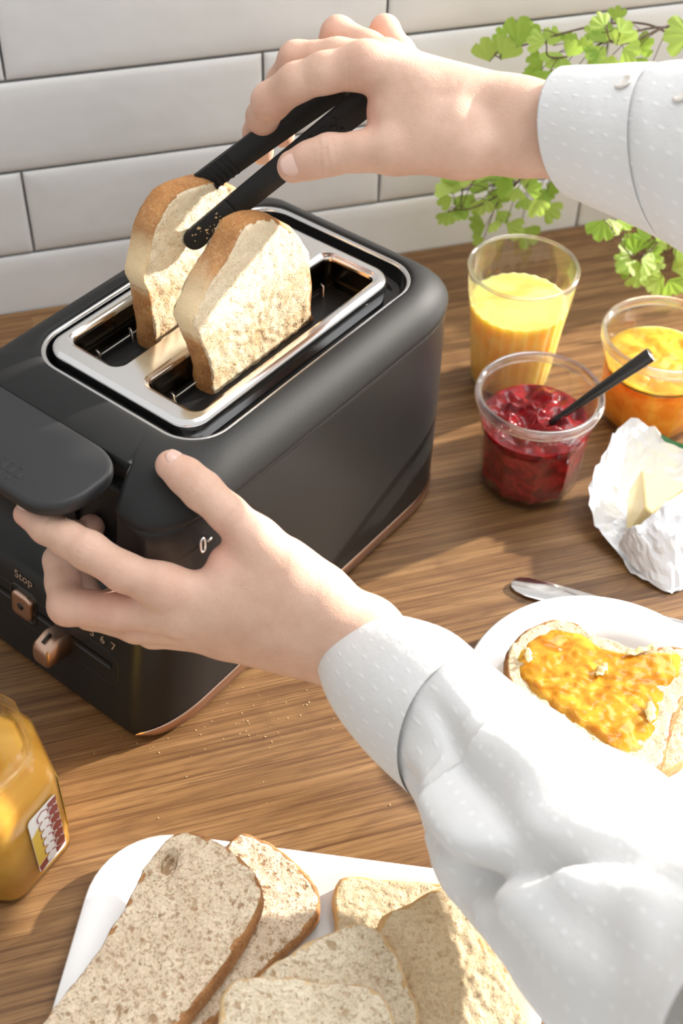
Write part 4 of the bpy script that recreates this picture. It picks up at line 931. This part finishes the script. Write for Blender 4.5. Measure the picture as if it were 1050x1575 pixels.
# ================================================================== PERSON: two hands, forearms and shirt sleeves
def surface_nets(D, org, h):
    S = D < 0; a = S[:-1, :-1, :-1].astype(np.int8)
    cnt = np.zeros(a.shape, np.int8)
    for i in (0, 1):
        for j in (0, 1):
            for k in (0, 1): cnt += S[i:i+a.shape[0], j:j+a.shape[1], k:k+a.shape[2]]
    act = (cnt > 0) & (cnt < 8); idx = np.full(a.shape, -1, int); I = np.argwhere(act); idx[act] = np.arange(len(I))
    acc = np.zeros((len(I), 3)); num = np.zeros(len(I))
    C8 = [(i, j, k) for i in (0, 1) for j in (0, 1) for k in (0, 1)]
    for p in C8:
        for ax in range(3):
            if p[ax]: continue
            q = list(p); q[ax] = 1
            d0 = D[I[:, 0]+p[0], I[:, 1]+p[1], I[:, 2]+p[2]]; d1 = D[I[:, 0]+q[0], I[:, 1]+q[1], I[:, 2]+q[2]]
            m = (d0 < 0) != (d1 < 0); t = np.where(m, d0/np.where(m, d0-d1, 1), 0)
            pos = np.array(p, float)[None]+0*acc; pos[:, ax] = t; acc += np.where(m[:, None], pos, 0); num += m
    V = (I+acc/num[:, None])*h+org; Fc = []
    for ax in range(3):
        o1, o2 = [(1, 2), (2, 0), (0, 1)][ax]
        s0 = [slice(1, -1)]*3; s0[ax] = slice(0, -1); s1 = list(s0); s1[ax] = slice(1, None)
        A = S[tuple(s0)]; B = S[tuple(s1)]; E = np.argwhere(A != B); 
        off = np.ones(3, int); off[ax] = 0; E = E+off
        inn = S[E[:, 0], E[:, 1], E[:, 2]]
        e1 = np.zeros(3, int); e1[o1] = 1; e2 = np.zeros(3, int); e2[o2] = 1
        g = lambda e: idx[e[:, 0], e[:, 1], e[:, 2]]
        q = np.stack([g(E), g(E-e1), g(E-e1-e2), g(E-e2)], 1); q[~inn] = q[~inn][:, ::-1]; q = q[(q >= 0).all(1)]; Fc.append(q)
    return V, np.vstack(Fc)
def smin(a, b, k):
    h = np.maximum(k-np.abs(a-b), 0)/k; return np.minimum(a, b)-h*h*k*.25
def hand_mesh(palm, fingers, h=.00095, kp=.012, kf=.004, kj=.007, grooves=()):
    """palm: list of (a, b, ra, rb); fingers: list of chains [(p, r), ...]"""
    pts = [p for a, b, ra, rb in palm for p in (a, b)]+[p for f in fingers for p, r in f]
    lo = np.min(pts, 0)-.034; hi = np.max(pts, 0)+.034; n = np.ceil((hi-lo)/h).astype(int)
    ax = [lo[i]+h*np.arange(n[i]) for i in range(3)]
    def field(prims, k):
        D = np.full(n, .05, np.float32)
        for a, b, ra, rb in prims:
            m = max(ra, rb)+.022; i0 = np.maximum(((np.minimum(a, b)-m-lo)/h).astype(int), 0); i1 = np.minimum(((np.maximum(a, b)+m-lo)/h).astype(int)+1, n)
            X, Y, Z = np.meshgrid(ax[0][i0[0]:i1[0]], ax[1][i0[1]:i1[1]], ax[2][i0[2]:i1[2]], indexing='ij')
            ba = b-a; L2 = ba@ba+1e-12; t = np.clip(((X-a[0])*ba[0]+(Y-a[1])*ba[1]+(Z-a[2])*ba[2])/L2, 0, 1)
            d = np.sqrt((X-a[0]-t*ba[0])**2+(Y-a[1]-t*ba[1])**2+(Z-a[2]-t*ba[2])**2)-(ra+(rb-ra)*t)
            s = tuple(slice(i0[i], i1[i]) for i in range(3)); D[s] = smin(D[s], d.astype(np.float32), k)
        return D
    D = field(palm, kp)
    Fd = None
    for f in fingers:
        d = field([(f[i][0], f[i+1][0], f[i][1], f[i+1][1]) for i in range(len(f)-1)], kf); Fd = d if Fd is None else smin(Fd, d, .0012)
    D = smin(D, Fd, kj)
    for (a, b, ra, depth) in grooves:                          # shallow creases
        m = ra*3+.004; i0 = np.maximum(((np.minimum(a, b)-m-lo)/h).astype(int), 0); i1 = np.minimum(((np.maximum(a, b)+m-lo)/h).astype(int)+1, n)
        X, Y, Z = np.meshgrid(ax[0][i0[0]:i1[0]], ax[1][i0[1]:i1[1]], ax[2][i0[2]:i1[2]], indexing='ij'); ba = b-a
        t = np.clip(((X-a[0])*ba[0]+(Y-a[1])*ba[1]+(Z-a[2])*ba[2])/(ba@ba+1e-12), 0, 1)
        d2 = (X-a[0]-t*ba[0])**2+(Y-a[1]-t*ba[1])**2+(Z-a[2]-t*ba[2])**2
        s = tuple(slice(i0[i], i1[i]) for i in range(3)); D[s] += (depth*np.exp(-d2/(ra*ra))).astype(np.float32)
    return surface_nets(D, lo, h)
def relax(V, Fc, it=3):
    E = np.vstack([Fc[:, [0, 1]], Fc[:, [1, 2]], Fc[:, [2, 3]], Fc[:, [3, 0]]]); E = np.vstack([E, E[:, ::-1]])
    deg = np.bincount(E[:, 0], minlength=len(V))[:, None]
    for i in range(it):
        for lam in (.5, -.52):
            A = np.zeros_like(V)
            for k in range(3): A[:, k] = np.bincount(E[:, 0], weights=V[E[:, 1], k], minlength=len(V))
            V = V+lam*(A/np.maximum(deg, 1)-V)
    return V
def J(x, y, d): return at(x, y, d)
def crease(x, y, d, r, ax, offs, up=None):
    """shallow skin folds across a finger at a photo point; ax = finger direction in the photo"""
    c = J(x, y, d); a = nrm(r_*ax[0]+d_*ax[1]); n = nrm(CAM-c) if up is None else nrm(up); n = nrm(n-(n@a)*a); s = np.cross(a, n); out = []
    for k, o in enumerate(offs):
        P = [c+a*(o+.0006*math.sin(k*2+i))+(n*math.cos(t)+s*math.sin(t))*r for i, t in enumerate(np.linspace(-1., 1., 7)*(1-.15*(k % 2)))]
        out += [(P[i], P[i+1], .0013, .00028) for i in range(6)]
    return out
def put_arm(name, palm, fingers, parent, flush, grooves=()):
    V, Fc = hand_mesh([(J(*a), J(*b), ra, rb) for a, b, ra, rb in palm], [[(J(*p), r) for p, r in f] for f in fingers], grooves=grooves)
    V = relax(V, Fc, 4)
    o = mk(name, V, Fc, M['skin'], parent, recalc=False)
    me = o.data; at_ = me.attributes.new('flush', 'FLOAT', 'POINT'); f = np.zeros(len(V))
    for p, r, s in flush: f = np.maximum(f, s*np.exp(-np.sum((V-J(*p))**2, 1)/(r*r)))
    if len(me.vertices) == len(f): at_.data.foreach_set('value', f.astype(np.float32))
    return o
def nail(parent, dip, tip, r, dors, width, length, back=0.):
    a = nrm(tip-dip); dn = nrm(dors-(dors@a)*a); sd = np.cross(a, dn); V = []; Fc = []; n, m = 11, 11
    for i in range(n):
        s = i/(n-1); x = (s-.72)*length+back; wd = width*.5*(1-.55*max(0, (s-.6)/.4)**2.5)*(1-.6*max(0, (.25-s)/.25)**2)
        for j in range(m):
            t = j/(m-1)*2-1; an = t*wd/r; drop = .0016*max(0, (.12-s)/.12)
            V.append(tip+a*x+(dn*math.cos(an)+sd*math.sin(an))*(r+.00055-drop-.0010*abs(t)**6-.10*max(0, x)))
    for i in range(n-1):
        for j in range(m-1): Fc.append((i*m+j, i*m+j+1, (i+1)*m+j+1, (i+1)*m+j))
    return mk('nail', V, Fc, M['nail'], parent, solid=.0005)
def sleeve(keys, n=72, m=90, ratio=.8, skew=0., fold=0., seed=0, u0=0.):
    """keys: (A, B, depth): silhouette points of the tube in the photo at a distance"""
    C_ = []; H = []; 
    for A, B, d in keys:
        if B is None: C_.append(np.array(A, float)); H.append(nrm(H[-1])*d); continue      # world-space key: centre, half width
        pa, pb = J(*A, d), J(*B, d); C_.append((pa+pb)/2); H.append((pa-pb)/2)
    C_ = smooth_open(C_, m); H = smooth_open(H, m); R = []; UV = []; s = u0
    for i in range(m):
        tg = nrm(C_[min(i+1, m-1)]-C_[max(i-1, 0)]); hl = np.linalg.norm(H[i]); h = H[i]; cd = nrm(CAM-C_[i]); cd = nrm(cd-(cd@nrm(h))*nrm(h)-(cd@tg)*tg)
        if i: s += np.linalg.norm(C_[i]-C_[i-1])
        rt_ = ratio if not hasattr(ratio, '__len__') else ratio[0]+(ratio[1]-ratio[0])*min(1, max(0, (i/(m-1)-.12)/.25)); sh = 1. if not hasattr(ratio, '__len__') else .93+.07*min(1, max(0, (i/(m-1)-.05)/.08)); h = h*sh
        ring = []
        for j in range(n):
            th = 2*math.pi*j/n; p = C_[i]+h*math.cos(th)+cd*hl*rt_*sh*math.sin(th)-tg*hl*skew*math.sin(th)
            if fold:
                q = nrm(p-C_[i]); w_ = min(1, i/(m*.15)); k = fold(i/(m-1), th, p) if callable(fold) else 0
                p = p+q*k*w_
            ring.append(p); UV.append((s, th*.045))
        R.append(ring)
    return R, UV
def build_person():
    P = empty('person', J(1150, 900, .9)*np.array([1, 1, 0]), 'person in a white shirt lifting toast with tongs and steadying the toaster', 'person')
    # ---------------- left arm (lower in the photo), hooked under the lever, thumb on the bezel
    palm = [((566, 970, .738), (250, 902, .722), .0148, .0118), ((556, 985, .742), (268, 942, .730), .0170, .0120), ((540, 1006, .748), (305, 966, .743), .0160, .0118), ((530, 1020, .752), (348, 980, .752), .0140, .0108),
            ((566, 970, .738), (488, 918, .730), .0148, .0160), ((488, 915, .730), (395, 832, .720), .0165, .0122), ((430, 905, .727), (350, 888, .722), .0150, .0100), ((440, 880, .726), (345, 858, .722), .0140, .0060), ((420, 930, .732), (420, 960, .738), .016, .015), ((255, 930, .738), (178, 922, .748), .0100, .0075),
            ((566, 970, .738), (735, 1125, .690), .0148, .0200), ((534, 1014, .750), (715, 1150, .695), .0145, .0200), ((550, 990, .737), (725, 1135, .680), .0150, .0200)]
    idx = [((250, 902, .722), .0120), ((190, 880, .7205), .0105), ((136, 847, .720), .0105), ((104, 829, .7225), .0094), ((72, 811, .727), .0090), ((40, 791, .733), .0070)]
    mid = [((268, 942, .730), .0118), ((180, 940, .735), .0105), ((104, 932, .742), .0108), ((97, 895, .752), .0096), ((92, 862, .757), .0090), ((116, 820, .762), .0078)]
    rin = [((305, 966, .743), .0115), ((210, 960, .750), .0105), ((140, 940, .762), .0104), ((118, 880, .776), .0090), ((140, 812, .768), .0080)]
    lit = [((348, 980, .752), .0105), ((235, 972, .758), .0090), ((190, 955, .768), .0085), ((180, 915, .775), .0075)]
    thm = [((395, 832, .720), .0120), ((350, 790, .717), .0103), ((310, 754, .716), .0106), ((286, 733, .718), .0098), ((263, 716, .721), .0086)]
    gr = []
    def across(p, q, d, w=.008, depth=.0006, r=.0009):           # crease across the limb pq at photo point p
        pass
    flush = [((40, 791, .733), .012, .9), ((263, 716, .721), .014, .5), ((136, 847, .72), .010, .35), ((104, 932, .742), .014, .6), ((330, 840, .72), .016, .8), ((170, 905, .735), .022, .8), ((135, 815, .775), .02, 1.), ((250, 890, .72), .016, .3)]
    gr = crease(312, 756, .716, .0108, (.77, .64), (-.004, 0, .004))+crease(136, 848, .72, .0107, (.85, .5), (-.002, .001))+crease(72, 811, .727, .0091, (.85, .5), (-.001, .001))+crease(355, 795, .717, .0104, (.77, .64), (0,))
    la = put_arm('left_arm', palm, [idx, mid, rin, lit, thm], P, flush, gr)
    nail(la, J(310, 754, .716), J(263, 716, .721), .0086, (r_*.05-d_*.8-f_*.62), .0125, .0135)
    nail(la, J(72, 811, .727), J(40, 791, .733), .0070, (-f_*.35-d_*.9-r_*.2), .0095, .0115, .002)
    # ---------------- right arm (upper in the photo), pinching the tongs
    palm = [((792, 168, .733), (562, 101, .735), .0155, .0125), ((796, 180, .742), (592, 96, .752), .0160, .0118), ((800, 200, .748), (618, 102, .770), .0150, .0108), ((800, 212, .750), (645, 120, .785), .0135, .0098),
            ((800, 222, .735), (712, 228, .733), .0150, .0145), ((712, 228, .733), (606, 231, .735), .0148, .0124), ((690, 190, .733), (622, 160, .735), .0180, .0130), ((650, 205, .735), (606, 188, .738), .0150, .0110), ((640, 150, .737), (596, 172, .740), .0130, .0085),
            ((793, 172, .733), (1000, 190, .712), .0155, .0200), ((800, 222, .735), (1000, 245, .712), .0150, .0200), ((800, 195, .745), (1000, 215, .728), .0160, .0200)]
    idx = [((562, 101, .735), .0126), ((500, 112, .739), .0110), ((455, 127, .745), .0105), ((416, 156, .758), .0106), ((404, 180, .780), .0094), ((397, 204, .802), .0088), ((402, 234, .822), .0076)]
    mid = [((592, 96, .752), .0118), ((520, 88, .762), .0104), ((456, 92, .772), .0104), ((434, 125, .792), .0090), ((428, 160, .812), .0086), ((434, 207, .826), .0078)]
    rin = [((618, 102, .770), .0110), ((566, 74, .786), .0095), ((520, 52, .798), .0100), ((500, 90, .815), .0085), ((488, 135, .825), .0075)]
    lit = [((645, 120, .785), .0098), ((615, 80, .80), .0085), ((592, 46, .812), .0086), ((570, 80, .828), .0075), ((555, 115, .835), .0065)]
    thm = [((606, 231, .735), .0124), ((556, 233, .738), .0108), ((506, 238, .742), .0112), ((478, 246, .745), .0102), ((451, 256, .748), .0092)]
    flush = [((451, 256, .748), .014, .5), ((416, 156, .752), .014, .4), ((400, 225, .79), .018, .9), ((562, 95, .735), .014, .35), ((456, 88, .772), .014, .45), ((520, 48, .798), .016, .55), ((592, 42, .812), .016, .55), ((565, 180, .74), .014, .9), ((432, 207, .806), .014, .8)]
    gr = crease(508, 238, .742, .0114, (1, -.15), (-.006, -.002, .002))+crease(418, 154, .752, .0108, (.7, -.6), (-.002, .0008))+crease(545, 105, .737, .0118, (1, -.2), (-.004, 0))+crease(404, 182, .781, .0095, (.4, -.9), (0,))
    ra = put_arm('right_arm', palm, [idx, mid, rin, lit, thm], P, flush, gr)
    nail(ra, J(506, 238, .742), J(451, 256, .748), .0092, (-f_*.93+d_*.10-r_*.10), .0150, .0185)
    # ---------------- sleeves
    def fold_l(t, th, p):
        g = lambda x, c, w: math.exp(-((x-c)/w)**2)
        up = min(1, max(0, (t-.10)/.18)); dn = min(1, max(0, (.95-t)/.25))
        long_ = (-.011*g(th, 2.50-.35*t, .15)+.007*g(th, 2.20-.35*t, .20)-.006*g(th, 1.45+.2*t, .14)+.003*g(th, 1.15, .2))*up*dn
        t0 = .60+(2.6-th)*.16; cross = (-.016*g(t, t0, .032)+.008*g(t, t0+.07, .05))*min(1, max(0, (th-1.0)/.5))*min(1, max(0, (2.75-th)/.4))
        return .010*t*N3(p, 14, 3)+.006*N3(p, 30, 4)*min(1, t*2)+long_+cross
    kl = [((612, 955), (502, 1050), .742), ((655, 960), (525, 1103), .728), ((700, 976), (575, 1168), .712), ((748, 1018), (640, 1230), .695)]
    R, UV = sleeve(kl, 72, 40, .85, .28)
    cuff_in = [[c+(p-c)*.93 for p, c in zip(r, [np.mean(r, 0)]*len(r))] for r in (R[6], R[0])]
    mb = MB(); mb.rings(cuff_in+R); c = mb.build('left_cuff', M['cotton'], P, uv=UV[:144]+UV)
    ks = [((712, 990), (602, 1184), .706), ((746, 1017), (638, 1228), .6965), ((800, 1064), (655, 1282), .690), ((862, 1110), (670, 1330), .682), ((950, 1166), (716, 1402), .662), ((1050, 1226), (812, 1515), .630), ((1180, 1300), (940, 1650), .585), ((1400, 1420), (1150, 1850), .50)]
    R, UV = sleeve(ks, 90, 130, (.80, 1.1), .22, fold_l, 1, .13)
    mb = MB(); mb.rings(R); mb.build('left_sleeve', M['cotton'], P, uv=UV)
    def fold_r(t, th, p): return .003*math.sin(2*th+5*t)*t+.008*t*N3(p, 16, 7)
    kr = [((888, 109), (866, 299), .722), ((930, 107), (918, 322), .716), ((985, 105), (975, 348), .710), ((1038, 105), (1022, 372), .704)]
    R, UV = sleeve(kr, 72, 40, .85, .33)
    cuff_in = [[c+(p-c)*.93 for p, c in zip(r, [np.mean(r, 0)]*len(r))] for r in (R[6], R[0])]
    mb = MB(); mb.rings(cuff_in+R); rc = mb.build('right_cuff', M['cotton'], P, uv=UV[:144]+UV)
    ks = [((1034, 106), (1018, 370), .705), ((1100, 100), (1080, 402), .695), ((1250, 92), (1230, 440), .67), ((1500, 85), (1480, 500), .63), ((.530, .335, .385), None, .070), ((.620, .215, .450), None, .078), ((.700, .110, .520), None, .085)]
    R2, UV = sleeve(ks, 72, 120, .85, .25, fold_r, 2, .13)
    mb = MB(); mb.rings(R2); mb.build('right_sleeve', M['cotton'], P, uv=UV)
    # pearl buttons on the right cuff
    for bx, by in ((960, 126), (1046, 146)):
        # nearest cuff vertex to that photo point on the camera side
        best = None
        for rr in R+R2[:40]:
            ctr = np.mean(rr, 0)
            for p in rr:
                if (p-ctr)@(CAM-ctr) < 0: continue
                q = RCAM.T@(p-CAM); e = (CX+FPX*q[0]/q[2]-bx)**2+(CY+FPX*q[1]/q[2]-by)**2
                if best is None or e < best[0]: best = (e, p, nrm(p-ctr))
        _, p, nn = best; e1 = nrm(np.cross(nn, ZZ)); e2 = np.cross(nn, e1); Rg = []
        for rad, hh in ((.0040, -.0008), (.0052, -.0002), (.0052, .0005), (.0046, .0009), (.0034, .0008), (.0030, .0004), (.0001, .0004)): Rg.append([p+nn*hh+e1*rad*math.cos(t)+e2*rad*math.sin(t) for t in np.linspace(0, 2*math.pi, 24, endpoint=False)])
        mb = MB(); mb.rings(Rg); mb.build('button', M['button'], rc)
build_person()

# ================================================================== CRUMBS on the worktop and platter
def build_crumbs():
    mb = MB(); rnd = random.Random(9)
    for i in range(90):
        k = rnd.random()
        if k < .72: x, y = rnd.gauss(360, 90), rnd.gauss(1095, 38)
        else: x, y = rnd.uniform(230, 700), rnd.uniform(1040, 1260)
        p = onz(x, y, 0); s = rnd.uniform(.00015, .0004); mb.box(p+EZ*s*.6, EX*s, EY*s*rnd.uniform(.6, 1.2), EZ*s*.6)
    tag(mb.build('bread_crumbs', M['crumbs'], smooth=False), 'fine bread crumbs scattered on the worktop before the toaster', 'crumbs', kind='stuff')
build_crumbs()
